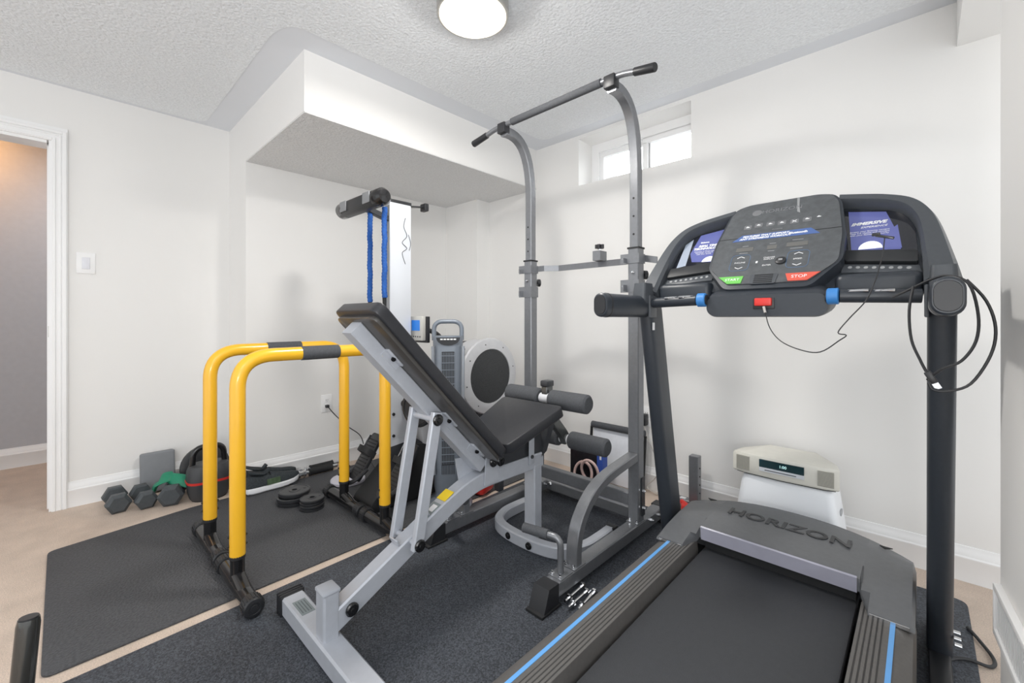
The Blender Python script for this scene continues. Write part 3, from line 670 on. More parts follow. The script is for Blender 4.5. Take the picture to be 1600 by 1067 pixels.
t.part('panel_seam', MB().prism([(-.192, .2055), (.189, .2055), (.189, .2035), (-.192, .2035)], CO, CU, CV, CN, .0008, n0=.001), BLKM, fp)
t.part('info_strip', MB().prism([(-.142, .186), (-.112, .218), (.104, .218), (.132, .186)], CO, CU, CV, CN, .001, n0=.001), STRIP, fp)
t.part('strip_text', textmb('FEATURES THAT SUPPORT\nANY STREAMING WORKOUT', .0125, C3(-.035, .2015, .002), CU, CV, CN, .0002, bold=.0005, shear=.25), WHT, fp)
t.part('strip_text', textmb('Bluetooth', .014, C3(.068, .2015, .002), CU, CV, CN, .0002, bold=.0006), WHT, fp)
t.part('start_button', MB().prism([(-.152, .0), (-.07, .0), (-.074, -.034), (-.118, -.034)], CO, CU, CV, CN, .0025, n0=.001), GRN, fp, label='green start button')
t.part('stop_button', MB().prism([(.056, .0), (.150, .0), (.118, -.034), (.066, -.034)], CO, CU, CV, CN, .0025, n0=.001), REDB, fp, label='red stop button')
t.part('button_text', textmb('START', .016, C3(-.104, -.0165, .0037), CU, CV, CN, .0002), WHT, fp)
t.part('button_text', textmb('STOP', .018, C3(.095, -.0165, .0037), CU, CV, CN, .0002), WHT, fp)
sp = t.part('speaker_grille', MB().prism(roundpoly([(-.05, .005), (.035, .005), (.03, -.04), (-.045, -.04)], .006), CO, CU, CV, CN, .002, n0=.001), TRD2, fp)
q = MB()
for k in range(5): q.frame_box(CO, CU, CV, CN, (-.007, .0-.0085*k, .0032), (.056, .0042, .001))
t.part('grille_slot', q, BLKM, sp)
q = MB()
for a, b_ in ((-.101, .262), (-.065, .268), (-.026, .267), (.011, .266), (.050, .264), (.088, .266)):
    q.prism(roundpoly([(a-.013, b_-.012), (a+.013, b_-.012), (a+.013, b_+.012), (a-.013, b_+.012)], .005), CO, CU, CV, CN, .0008, n0=.001)
t.part('icon_tile', q, mat('tile_grey', (112, 114, 117), .45), fp)
q = MB()
for a, b_ in ((-.101, .262), (-.065, .268), (-.026, .267), (.011, .266), (.088, .268), (.122, .272)):
    q.frame_box(CO, CU, CV, CN, (a, b_, .0022), (.012, .0035, .0004)); q.frame_box(CO, CU, CV, CN, (a-.001, b_+.003, .0022), (.005, .004, .0004))
t.part('icon', q, WHT, fp)
q = MB()
for a_ in (.7, -.7): q.box(C3(.050, .265, .0022), (.017, .0022, .0005), Matrix((CU, CV, CN)).transposed().to_4x4() @ Matrix.Rotation(a_, 4, 'Z'))
t.part('icon', q, WHT, fp)
t.part('icon_text', textmb('PROGRAMS', .0065, C3(.0, .2335, .0015), CU, CV, CN, .0002), ICON, fp)
q = MB().prism([(-.082+.017*math.cos(2*math.pi*k/16), .343+.017*math.sin(2*math.pi*k/16)) for k in range(16)], CO, CU, CV, CN, .0006, n0=.001)
lg = t.part('panel_logo', q, mat('faded_print', (116, 118, 121), .4), fp)
t.part('panel_logo_text', textmb('HORIZON', .027, C3(.0, .343, .0012), CU, CV, CN, .0003, sx=1.05), mat('faded_print2', (122, 124, 127), .4), fp)
LEDM = mat('led_grey', (104, 104, 102), .3)
for a, b_, w_ in ((-.091, .138, .056), (-.003, .138, .03), (.072, .142, .062)):
    t.part('led_window', MB().frame_box(CO, CU, CV, CN, (a, b_, .0016), (w_, .02, .001)), LEDM, fp)
q = MB()
for a, b_, w_ in ((-.091, .156, .02), (-.091, .119, .028), (-.003, .158, .02), (-.003, .119, .02), (.072, .164, .032), (.072, .121, .036)):
    q.frame_box(CO, CU, CV, CN, (a, b_, .0016), (w_, .0026, .0004))
t.part('led_caption', q, ICON, fp)
for cx_, cy_, wd in ((-.095, .070, 'INCLINE'), (.082, .068, 'SPEED')):
    q = MB()
    for dd, sg in ((.027, 1), (-.027, -1)):
        for a_ in (1, -1):
            q.box(C3(cx_+a_*.006, cy_+dd, .0018), (.015, .0024, .0006), Matrix((CU, CV, CN)).transposed().to_4x4() @ Matrix.Rotation(-a_*sg*.55, 4, 'Z'))
    ring = rrect(.062, .08, .014, 4, (cx_, cy_))
    q2 = MB().tube([C3(a, b_, .0016) for a, b_ in ring], .0007, 5, closed=True)
    t.part('arrow', q, WHT, fp); t.part('key_outline', q2, mat('key_line', (96, 128, 165), .5), fp)
    t.part('key_text', textmb(wd, .0095, C3(cx_, cy_, .0015), CU, CV, CN, .0002), WHT, fp)
q = MB().frame_box(CO, CU, CV, CN, (-.04, .067, .0016), (.006, .01, .0005)); t.part('icon', q, WHT, fp)
t.part('key_text', textmb('CHANGE\nDISPLAY', .0085, C3(-.004, .082, .0015), CU, CV, CN, .0002), WHT, fp)
t.part('key_text', textmb('ENTER', .009, C3(-.007, .048, .0015), CU, CV, CN, .0002), WHT, fp)
t.part('round_key', MB().lathe([(.017, 0), (.016, .005), (.010, .008), (.001, .0085)], C3(.034, .064, .001), CN, 20), BLKP, fp)
t.part('icon', MB().frame_box(CO, CU, CV, CN, (.034, .063, .010), (.012, .008, .0006)), ICON, fp)
t.part('safety_key_slot', MB().box((CX+.005, 1.5895, 1.100), (.062, .006, .036), bev=.002), BLKP, pn)
t.part('glue_mark', MB().prism([(.043, .40), (.051, .40), (.056, .345), (.062, .31), (.052, .318)], CO, CU, CV, CN, .0005, n0=.001), ICON, fp)
t.part('upright_sticker', MB().box((-.773, 1.63, 1.02), (.001, .018, .03)), WHT)
# things on the treadmill
k = Thing('safety_key', 'red treadmill safety key with thin black tether looping to the right screen', 'safety key', (CX+.005, 1.588, 1.105))
k.part('key_body', MB().box((CX+.005, 1.583, 1.105), (.05, .016, .026), bev=.004), RED)
k.part('ferrule', MB().tube([(CX+.008, 1.578, 1.09), (CX+.013, 1.575, 1.07)], .004, 8), CABW)
tp = [(-.367, 1.575, 1.072), (-.350, 1.56, 1.02), (-.315, 1.54, .98), (-.26, 1.52, .957), (-.21, 1.5, .955), (-.165, 1.49, .99), (-.15, 1.49, 1.005), (-.168, 1.49, 1.012), (-.145, 1.50, 1.05), (-.11, 1.52, 1.10), (-.093, 1.555, 1.155), (-.088, 1.60, 1.19), (-.082, 1.645, 1.235), (-.08, 1.70, 1.290)]
k.part('tether', MB().tube(smooth(tp, 5), .0016, 6), CABLE)
k.part('clip', MB().box(V(-.08, 1.705, 1.296), (.045, .006, .008), Matrix.Rotation(.3, 4, 'Y'), bev=.002).box(V(-.10, 1.708, 1.306), (.02, .006, .01), bev=.002), BLKG)
k = Thing('charging_cable', 'black charging cable looped over the right treadmill armrest with a metal plug', 'cable', (.05, 1.45, 1.14))
c1 = [(-.055, 1.48, 1.105), (-.02, 1.475, 1.125), (.015, 1.46, 1.145), (.045, 1.45, 1.152), (.078, 1.43, 1.13), (.092, 1.42, 1.06), (.088, 1.41, 1.0), (.065, 1.40, .955), (.035, 1.40, .935), (.01, 1.42, .905)]
c2 = [(-.015, 1.46, 1.13), (-.022, 1.44, 1.07), (-.018, 1.43, 1.0), (-.002, 1.42, .95), (.008, 1.415, .925)]
c3 = [(.075, 1.44, 1.14), (.105, 1.43, 1.09), (.118, 1.42, 1.03), (.11, 1.41, .97), (.08, 1.405, .905), (.045, 1.40, .885), (.02, 1.40, .885), (.012, 1.40, .90)]
k.part('cord', MB().tube(smooth(c1, 5), .003, 8).tube(smooth(c2, 5), .003, 8).tube(smooth(c3, 5), .003, 8), CABLE)
k.part('plug_body', MB().box((.016, 1.412, .912), (.014, .01, .03), Matrix.Rotation(-.5, 4, 'Y'), bev=.003), BLKP)
k.part('plug_tip', MB().box((.026, 1.412, .893), (.012, .005, .014), Matrix.Rotation(-.5, 4, 'Y')), CHR)
k = single('floor_cord', MB().tube(smooth([(.112, 2.10, .014), (.135, 2.05, .01), (.160, 1.97, .008), (.150, 1.92, .008), (.10, 1.90, .016), (.062, 1.86, .016), (.045, 1.79, .016), (.075, 1.70, .016), (.11, 1.55, .016)]), .005, 8), CABLE,
           'thick black power cord curling beside the right treadmill upright', 'cord')

# ------------------------------------------------------------------ folded rowing machine
RX = -2.15
t = Thing('rowing_machine', 'silver folded rowing machine standing upright in the alcove', 'rowing machine', (RX, 1.5, MZ))
rl = t.part('rail', MB().box((RX, 1.322, 1.02), (.055, .135, 1.36), bev=.004), ALU)
t.part('rail_channel', MB().box((RX, 1.254, 1.03), (.045, .004, 1.30)), mat('channel_grey', (150, 152, 156), .4), rl)
t.part('rail_logo', MB().tube(smooth([(RX+.029, 1.35, 1.36), (RX+.029, 1.33, 1.42), (RX+.029, 1.36, 1.45), (RX+.029, 1.33, 1.48), (RX+.029, 1.36, 1.52), (RX+.029, 1.34, 1.57), (RX+.029, 1.35, 1.62)]), .0018, 5).tube(smooth([(RX+.029, 1.375, 1.44), (RX+.029, 1.385, 1.48), (RX+.029, 1.37, 1.53)]), .0015, 5), GUND, rl)
q = MB()
for yy, zz in ((1.275, .52), (1.275, .40), (1.375, .54), (1.375, .42)): q.lathe([(.009, 0), (.008, .006), (.001, .007)], (RX+.0278, yy, zz), (1, 0, 0), 10)
for zz in (1.62, 1.53): q.lathe([(.006, 0), (.006, .003), (.001, .003)], (RX, 1.2495, zz), (0, -1, 0), 8)
t.part('bolt', q, BLKM, rl)
t.part('rail_cap', MB().box((RX, 1.322, 1.705), (.058, .14, .02), bev=.004), BLKP, rl)
t.part('top_bracket', MB().sweep([(RX, 1.40, 1.70), (RX, 1.50, 1.715)], Z_, .006, .03).box((RX, 1.50, 1.712), (.05, .03, .045), bev=.005), BLKP)
st = t.part('stabiliser_arm', MB().sweep([(RX, 1.27, 1.60), (RX, 1.11, 1.645)], X_, .035, .03, .003), GUND)
t.part('stabiliser_foot', MB().prism(rrect(.075, .085, .03, 6), (RX-.20, 1.10, 1.655), Y_, Z_, X_, .40, bev=.004), BLKP)
for x in (RX-.215, RX+.185): t.part('foot_end', MB().lathe([(.040, -.03), (.044, -.026), (.044, .028), (.032, .045), (.001, .05)], (x+.01 if x > RX else x+.03, 1.10, 1.655), (1 if x > RX else -1, 0, 0), 22), BLKG)
for x in (RX-.165, RX+.09): t.part('foot_tread', MB().box((x+.035, 1.060, 1.66), (.07, .006, .055), bev=.002), mat('tread_grey', (140, 142, 145), .5))
# lower frame
t.part('rail_socket', MB().prism([(1.24, .34), (1.42, .36), (1.50, .30), (1.6, .12), (1.28, .05)], (RX-.03, 0, 0), Y_, Z_, X_, .06), GUND)
t.part('main_boom', MB().sweep(fillet([(RX-.02, 1.30, .16), (RX-.02, 1.62, .22), (RX-.02, 1.95, .40)], .1), X_, .07, .09, .01), GUND)
t.part('shroud', MB().prism(roundpoly([(1.44, .50), (1.62, .62), (1.80, .50), (1.75, .30), (1.60, .18), (1.48, .22)], .04), (RX-.05, 0, 0), Y_, Z_, X_, .09, bev=.01), RWSIL)
t.part('front_foot', MB().sweep([(RX-.15, 2.05, .045), (RX+.15, 2.05, .045)], Z_, .05, .07, .01), GUND)
t.part('front_leg', MB().sweep([(RX-.02, 2.0, .45), (RX-.02, 2.05, .05)], X_, .05, .06, .005), GUND)
t.part('base_panel', MB().prism(roundpoly([(1.13, .012), (1.135, .06), (1.42, .33), (1.58, .30), (1.66, .012)], .02), (RX-.16, 0, 0), Y_, Z_, X_, .20, bev=.004), BLKM)
FC = V(-2.06, 1.945, .675)
dr = t.part('flywheel_housing', MB().lathe([(.20, -.16), (.235, -.15), (.235, -.02), (.247, -.012), (.25, 0), (.243, .012), (.205, .020), (.178, .020), (.176, .010), (.001, .010)], FC, (1, 0, 0), 48), RWSIL)
t.part('drum_grille', MB().lathe([(.175, .0), (.175, .016), (.14, .020), (.001, .026)], FC, (1, 0, 0), 40), MESH, dr)
q = MB()
for k in range(8): a = 2*math.pi*(k+.3)/8; q.lathe([(.004, 0), (.004, .003), (.001, .003)], FC+V(.018, .212*math.cos(a), .212*math.sin(a)), (1, 0, 0), 8)
t.part('screw', q, GUND, dr)
t.part('housing_back', MB().lathe([(.18, -.3), (.22, -.28), (.225, -.14), (.2, -.13)], FC, (1, 0, 0), 40), BLKP, dr)
t.part('housing_cover', MB().box((-2.18, 1.72, .83), (.12, .16, .14), Matrix.Rotation(-.6, 4, 'X'), bev=.02, seg=3), BLKP, dr)
mo = t.part('monitor', MB().box((-2.10, 1.42, .995), (.115, .03, .14), bev=.006), mat('monitor_grey', (196, 195, 190), .45))
t.part('monitor_back', MB().box((-2.09, 1.443, .988), (.125, .02, .15), bev=.004), BLKP, mo)
t.part('lcd', MB().box((-2.10, 1.4045, 1.012), (.08, .002, .06)), LCD, mo, label='blue display')
q = MB()
for k in range(5): q.lathe([(.004, 0), (.004, .002), (.001, .002)], (-2.142+k*.021, 1.4052, .948), (0, -1, 0), 8)
t.part('button', q, BLKM, mo)
t.part('monitor_arm', MB().tube(smooth([(-2.10, 1.455, .99), (-2.12, 1.58, .95), (-2.16, 1.7, .82)]), .014, 10), BLKP)
# dark round drum low beside the rail
dd = t.part('seat_roller', MB().lathe([(.085, -.05), (.1, -.045), (.105, -.01), (.1, .0), (.085, .003), (.083, -.002), (.001, -.002)], (-1.955, 1.31, .573), V(.25, -1, 0), 32), BLKP)
t.part('roller_axle', MB().tube([(-2.12, 1.34, .573), (-1.95, 1.34, .573)], .02, 12), BLKP)
# pedals
for px_, py_, pz_ in ((-2.36, 1.17, .02), (-2.03, 1.20, .02)):
    pu = V(0.02, .55, .84).normalized(); pn_ = X_.cross(pu).normalized(); 
    o = V(px_, py_, pz_+.10)
    pd = t.part('foot_plate', MB().prism(roundpoly([(-.055, 0), (.055, 0), (.06, .12), (.05, .28), (-.05, .28), (-.06, .12)], .02), o, X_, pu, pn_, .02, bev=.004), BLKP)
    q = MB()
    for k in range(12): q.frame_box(o, X_, pu, pn_, (0, .03+k*.019, .022), (.085, .006, .004))
    t.part('plate_ribs', q, BLKM, pd)
    t.part('heel_cup', MB().tube(smooth([o+X_*-.055+pu*.08, o+X_*-.05+pu*.0+pn_*.035, o+pu*-.03+pn_*.05, o+X_*.05+pn_*.035, o+X_*.055+pu*.08]), .012, 8), BLKP, pd)
    t.part('pedal_strap', MB().sweep(smooth([o+X_*-.062+pu*.16, o+X_*-.05+pu*.17+pn_*.055, o+pu*.17+pn_*.075, o+X_*.05+pu*.17+pn_*.055, o+X_*.062+pu*.16]), pu, .035, .004), BLKM, pd)
    t.part('strap_buckle', MB().frame_box(o, X_, pu, pn_, (-.06, .21, .02), (.01, .10, .02), .002), CHR, pd)
for x in (-2.205, -2.015):
    pass
# blue straps hanging from the stabiliser
for i, (x, zb, lab) in enumerate(((-2.155, 1.14, 'blue elastic strap hanging from the rowing machine, left one'), (-2.005, 1.158, 'blue elastic strap hanging from the rowing machine, right one beside the rail'))):
    s = Thing('resistance_strap', lab, 'strap', (x, 1.15, 1.63), 'blue resistance straps')
    n_ = 56; pth = [V(x+.0022*math.sin(k*.35+i), 1.152+.001*math.sin(k*.7), 1.625-(1.625-zb)*k/n_) for k in range(n_+1)]
    s.part('sleeve', MB().tube(pth, [.0125+.0022*(k % 2) for k in range(n_+1)], 10), STRAP)
    s.part('end_loop', MB().tube([(x, 1.152, zb+.005), (x+.002, 1.152, zb-.10)], [.011, .008], 8), BLKM)

# ------------------------------------------------------------------ tower fan
fc = V(-1.925, 1.50, 0); fn = V(.80, -.60, 0).normalized(); fu = V(.60, .80, 0).normalized()
t = Thing('tower_fan', 'tall grey tower fan with handle loop on top, behind the bench', 'fan', fc+V(0, 0, MZ))
def fring(z, w, d, r=.05): return [fc+fu*a+fn*b+V(0, 0, z) for a, b in rrect(w, d, min(r, d*.49), 6)]
t.part('base', MB().rings([fring(z, w, d, .12) for z, w, d in ((.009, .27, .25), (.02, .275, .255), (.035, .25, .23), (.06, .15, .14), (.11, .13, .12))]), FANG)
t.part('column', MB().rings([fring(z, w, d) for z, w, d in ((.07, .13, .11), (.12, .150, .12), (.30, .160, .125), (.94, .165, .125), (.955, .160, .12))]), FANG)
side = MB()
for sx in (-1, 1):
    side.tube(smooth([fc+fu*sx*.075+fn*.055+Z_*.2, fc+fu*sx*.080+fn*.057+Z_*.5, fc+fu*sx*.082+fn*.055+Z_*.9]), .009, 10)
t.part('side_trim', side, mat('fan_trim', (150, 156, 164), .3, metal=.3))
hp = fillet([fc+fu*-.077+Z_*.93, fc+fu*-.077+Z_*1.035, fc+fu*.077+Z_*1.035, fc+fu*.077+Z_*.93], .05, 8)
t.part('handle_loop', MB().tube(hp, .0125, 12), FANG)
t.part('control_panel', MB().prism([(.065*math.cos(math.pi*k/10), .045*-math.sin(math.pi*k/10)) for k in range(11)][::-1], fc+Z_*.948+fn*.063, fu, Z_, fn, .004), FAND)
q = MB()
for k in range(5): q.frame_box(fc+Z_*.938+fn*.068, fu, Z_, fn, (-.036+k*.018, 0, 0), (.014, .007, .002))
t.part('button', q, TRIMM)
g = t.part('grille_recess', MB().prism(rrect(.072, .62, .006, 3), fc+Z_*.56+fn*.0622, fu, Z_, fn, .0015), FAND)
q = MB()
for k in range(16): q.frame_box(fc+fn*.066, fu, Z_, fn, (0, .27+k*.0385, 0), (.074, .0035, .003))
for k in range(9): q.frame_box(fc+fn*.0645, fu, Z_, fn, (-.033+k*.00825, .56, 0), (.0028, .61, .002))
t.part('grille_bars', q, FANG, g)
q = MB()
for k in range(9): q.frame_box(fc+fn*.0625, fu, Z_, fn, (-.033+k*.00825, .23, 0), (.003, .06, .003))
t.part('lower_vents', q, FAND)

# ------------------------------------------------------------------ things along the left wall
def hexd(label, c, r, L, ang, hl):
    t = Thing('hex_dumbbell', label, 'dumbbell', (c[0], c[1], 0), 'black hex dumbbells')
    A = V(math.cos(ang), math.sin(ang), 0); B = V(-math.sin(ang), math.cos(ang), 0); h = r*.866; cc = V(c[0], c[1], h+.001)
    for s in (-1, 1):
        rings = []
        for z, k in ((0, .86), (.012, 1), (L-.014, 1), (L, .72)):
            rings.append([cc+A*s*(hl/2+z)+B*(r*k*math.cos(math.pi/3*i))+Z_*(r*k*math.sin(math.pi/3*i)) for i in range(6)])
        hd = t.part('head', MB().rings(rings), HEXR)
        for m in hd.data.polygons: m.use_smooth = False
    pr = [(.013, -hl/2-.004), (.013, -hl/2+.015), (.017, 0), (.013, hl/2-.015), (.013, hl/2+.004)]
    t.part('handle', MB().lathe(pr, cc, A, 16), CHR)
    return t
hexd('black hex dumbbell nearest the doorway, leftmost of three', (-3.235, .215), .056, .06, 0.03, .095)
hexd('middle black hex dumbbell, between the leftmost one and the green band', (-3.195, .325), .052, .06, .06, .095)
hexd('black hex dumbbell with the green band draped over it', (-3.145, .455), .062, .065, -.30, .095)
def ribbon(m, pth, Ns, w, th):
    P = smooth(pth, 5); n = len(P); out = []
    for i_, p in enumerate(P):
        f = i_/(n-1)*(len(Ns)-1); k_ = min(int(f), len(Ns)-2); N = Vector(Ns[k_]).lerp(Vector(Ns[k_+1]), f-k_)
        t_ = (P[min(i_+1, n-1)]-P[max(i_-1, 0)]).normalized(); N = (N-t_*N.dot(t_)).normalized(); B = N.cross(t_)
        ww = w*(.55+.45*math.sin(math.pi*min(1, max(0, .08+f/(len(Ns)-1)*.84))))
        out.append([p+N*(ww*math.cos(a))+B*(th*math.sin(a)) for a in [2*math.pi*q_/12 for q_ in range(12)]])
    return m.rings(out)
b = ribbon(MB(), [(-3.19, .37, .07), (-3.16, .385, .105), (-3.155, .42, .135), (-3.16, .455, .142)], [(1, .2, .3), (.9, .1, .5), (.8, .1, -.6), (.8, 0, -.6)], .038, .009)
ribbon(b, [(-3.17, .43, .128), (-3.12, .46, .125), (-3.09, .51, .105), (-3.07, .545, .065), (-3.065, .545, .016)], [(.6, -.2, -.7), (.6, -.3, -.7), (.5, -.6, -.6), (.3, .9, -.1), (.2, 1, 0)], .036, .008)
single('resistance_band', b, GREEN, 'green elastic band draped over the right hex dumbbell', 'band')
t = Thing('yoga_block', 'grey foam block standing against the left wall behind the dumbbells', 'block', (-3.38, .41, 0))
ry = Matrix.Rotation(math.radians(-8), 4, 'Y')
t.part('block', MB().box((-3.375, .41, .121), (.055, .165, .235), ry, bev=.012, seg=3), BLOCK)
# kettlebell with red band
kc = V(-3.05, .605, 0)
t = Thing('kettlebell', 'large dark adjustable kettlebell with a red band and loop handle', 'kettlebell', kc)
def kr(z, w, d, r=.06): return [kc+V(b, a, z) for a, b in rrect(w, d, min(r, d*.48), 7)]
t.part('body', MB().rings([kr(z, w, d) for z, w, d in ((.001, .165, .13), (.012, .185, .145), (.05, .205, .16), (.105, .215, .168))]), KBM)
t.part('red_band', MB().rings([kr(z, w, d) for z, w, d in ((.104, .219, .172), (.117, .221, .173))]), RED, label='red stripe around the body')
t.part('upper_body', MB().rings([kr(z, w, d) for z, w, d in ((.116, .216, .168), (.17, .208, .16), (.198, .19, .14), (.204, .17, .12))]), KBM)
t.part('base_ring', MB().rings([kr(z, w, d) for z, w, d in ((.0005, .17, .135), (.028, .19, .148), (.03, .186, .145))]), BLKM)
t.part('handle', MB().tube(fillet([kc+V(0, -.08, .195), kc+V(0, -.072, .30), kc+V(0, .072, .30), kc+V(0, .08, .195)], .055, 8), .0155, 14), BLKG)
t.part('knob', MB().lathe([(.022, 0), (.02, .025), (.012, .03), (.001, .03)], kc+V(0, 0, .203), (0, 0, 1), 16), BLKP)
t = Thing('round_disc', 'round black disc leaning behind the kettlebell', 'disc', (-3.23, .62, 0))
t.part('disc', MB().lathe([(.10, -.02), (.128, -.015), (.131, 0), (.128, .015), (.10, .02), (.06, .012), (.001, .012)], (-3.24, .625, .130), V(1, 0, .25), 32), BLKP)
t.part('hub', MB().lathe([(.03, .0), (.028, .028), (.001, .03)], (-3.24, .625, .130), V(1, 0, .25), 18), BLKM)
# shoes
def shoe(label, o, ang):
    t = Thing('running_shoe', label, 'shoe', o, 'pair of dark running shoes')
    A = V(-math.sin(ang), math.cos(ang), 0); B = V(math.cos(ang), math.sin(ang), 0); o = Vector(o)
    up_s = 1.12
    # y, half width, sole bottom, sole top, upper top
    st = [(-.004, .018, .014, .036, .060), (.004, .030, .006, .036, .098), (.025, .037, .002, .036, .112), (.055, .039, .001, .035, .104), (.085, .038, .001, .034, .098), (.115, .038, .001, .033, .104),
          (.145, .041, .001, .034, .106), (.185, .045, .001, .034, .092), (.225, .046, .003, .035, .082), (.26, .042, .008, .038, .078), (.285, .033, .014, .042, .074), (.300, .018, .022, .046, .066)]
    t.part('sole', MB().rings([[o+A*y+B*(w*x_)+Z_*z for x_, z in ((-.85, z0), (-1.06, z0+.008), (-1.08, z1-.004), (-.98, z1+.002), (.98, z1+.002), (1.08, z1-.004), (1.06, z0+.008), (.85, z0))] for y, w, z0, z1, z2 in st]), SOLE)
    def arch(y, w, z1, z2): 
        r = []
        for k_ in range(13):
            a = math.pi*k_/12; c = math.cos(a); s_ = math.sin(a)
            r.append(o+A*y+B*(w*.97*(abs(c)**.75)*(1 if c > 0 else -1))+Z_*(z1-.003+(z2-z1)*s_**.8))
        return r
    ups = [arch(y+(.004 if y > .29 else 0), w*(.96 if y < .28 else .85), z1, z2) for y, w, z0, z1, z2 in st if True]
    up = t.part('upper', MB().rings(ups), SHOEM)
    cl = [(.062+.052*math.cos(a), .027*math.sin(a), .112+.012*(-math.cos(a))**1 + .010*max(0, -math.cos(a))) for a in [2*math.pi*k_/18 for k_ in range(18)]]
    t.part('ankle_collar', MB().tube([o+A*y+B*x_+Z_*z for y, x_, z in cl], .006, 8, closed=True), SHOEM, up)
    t.part('lining', MB().rings([[o+A*(.062+(y-.062)*k_)+B*(x_*k_)+Z_*(z+.002-.010*(1-k_)) for y, x_, z in cl] for k_ in (.97, .5)]), BLKM, up)
    t.part('tongue', MB().box(o+A*.120+Z_*.112, (.034, .014, .034), Matrix.Rotation(ang, 4, 'Z') @ Matrix.Rotation(-.7, 4, 'X'), bev=.004), SHOEM, up)
    q = MB()
    for k_ in range(5):
        y = .128+k_*.017; z = .104-k_*.0075; q.tube([o+A*y+B*-.026+Z_*(z-.012), o+A*(y+.003)+Z_*(z+.003), o+A*y+B*.026+Z_*(z-.012)], .0035, 6)
    t.part('laces', q, BLKM, up)
    t.part('heel_tab', MB().box(o+A*.004+Z_*.128, (.026, .010, .034), ang, bev=.004), SHOEM, up)
    t.part('side_panel', MB().rings([[o+A*y+B*w+Z_*z for w, z in ((.041, .038), (.0435, .038), (.0395, .070), (.036, .072))] for y in (.105, .14, .18)]), SHOEG, up)
    return t
shoe('dark running shoe with white sole, nearer the mat', (-2.885, .752, .0095), .07)
shoe('dark running shoe partly hidden, nearer the wall', (-2.992, .765, .0095), 0.0)
# chrome grip rods
def rod(label, a, c):
    t = Thing('grip_rod', label, 'handle bar', ((a[0]+c[0])/2, (a[1]+c[1])/2, 0), 'chrome rods with foam grips')
    a = V(*a); c = V(*c); d = (c-a).normalized()
    t.part('rod', MB().tube([a, c], .013, 12), CHR)
    t.part('foam_grip', MB().lathe([(.014, 0), (.026, .003), (.023, .01), (.023, .15), (.026, .155), (.014, .16)], a+d*.09, d, 16), BLKM)
    t.part('collar', MB().lathe([(.013, 0), (.027, .002), (.027, .020), (.018, .022), (.018, .045), (.025, .047), (.025, .058), (.013, .06)], a+d*.01, d, 8), CHR)
    return t
rod('chrome rod with black foam grip, nearer of two by the baseboard', (-2.955, 1.05, .028), (-2.955, 1.33, .028))
rod('chrome rod with black foam grip, one against the baseboard', (-3.015, 1.08, .028), (-3.012, 1.37, .028))
single('sliding_disc', MB().lathe([(.085, .0), (.105, .004), (.105, .018), (.10, .024), (.001, .026)], (-2.66, 1.27, MZ), n=36), SKIRT, 'pale silver disc lying on the mat behind the far dip bar', 'disc')
# plates
def wplate(label, x, y, z, r, th, grp):
    t = Thing('weight_plate', label, 'weight plate', (x, y, z), grp)
    t.part('plate', MB().rings([[V(x+rr*math.cos(a), y+rr*math.sin(a), z+zz) for a in [2*math.pi*k/36 for k in range(36)]] for rr, zz in ((r*.3, 0), (r*.93, 0), (r*.985, .0025), (r, th*.5), (r*.985, th-.0025), (r*.93, th), (r*.88, th), (r*.86, th-.002), (r*.36, th-.002), (r*.34, th), (.014, th), (.0139, .0))], closed=True, caps=False), IRON)
    t.part('embossed_mark', MB().lathe([(r*.1, 0), (r*.1, .001), (.001, .001)], (x+r*.1, y+r*.62, z+th-.002), n=12), BLKP)
    return t
for k, nm in enumerate(('bottom', 'middle', 'top')):
    wplate('large black weight plate, %s of the back stack on the mat' % nm, -2.585+(.0, .006, -.006)[k], .912+(.0, -.004, .010)[k], MZ+.0225*k, .083, .0222, 'larger weight plates')
for k, nm in enumerate(('lowest', 'second from bottom', 'third from bottom', 'topmost')):
    wplate('small black weight plate, %s of the front stack on the mat' % nm, -2.43+.003*(k % 2), .955, MZ+.0155*k, .063, .0152, 'smaller weight plates')

# ------------------------------------------------------------------ by the back wall
t = Thing('radio', 'beige tabletop radio with dark green display, on the white stool', 'radio', (-.44, 2.3, .33))
z0, z1 = .333, .43
fr = [(-.648, 2.205), (-.60, 2.192), (-.445, 2.183), (-.29, 2.192), (-.243, 2.205), (-.255, 2.27), (-.34, 2.40), (-.55, 2.40), (-.636, 2.27)]
t.part('case', MB().rings([[V(x+(.006 if x < -.445 else -.006)*k, y+.004*k, z) for x, y in fr] for z, k in ((z0+.004, 1), (z0+.01, 0), (z1-.012, 0), (z1-.004, .6), (z1, 2.2))]), RADIO)
t.part('base_strip', MB().rings([[V(-.445+(x+.445)*.93, y+.012, z) for x, y in fr] for z in (z0-.002, z0+.006)]), BLKM)
for x in (-.602, -.288):
    sp = t.part('speaker_grille', MB().box((x, 2.1925, .383), (.056, .006, .064), Matrix.Rotation(.0 + (.27 if x > -.4 else -.27)*.3, 4, 'Z')), RADG)
    q = MB()
    for k in range(11): q.box((x, 2.1885, .354+k*.0058), (.054, .003, .0022), Matrix.Rotation((.27 if x > -.4 else -.27)*.3, 4, 'Z'))
    t.part('grille_bars', q, mat('grille_line', (150, 148, 140), .6), sp)
dsp = t.part('display', MB().box((-.447, 2.183, .399), (.17, .008, .034)), RADD, label='dark green display')
t.part('display_digits', textmb('1:00', .017, (-.44, 2.1785, .399), X_, Z_, -Y_, .0004), RADT, dsp)
t.part('disc_slot_panel', MB().box((-.447, 2.183, .3735), (.17, .008, .018)), ALU)
t.part('disc_slot', MB().box((-.45, 2.1785, .372), (.12, .002, .003)), GUND)
t = Thing('step_stool', 'white plastic step stool under the radio by the back wall', 'stool', (-.44, 2.3, 0))
zt = .327
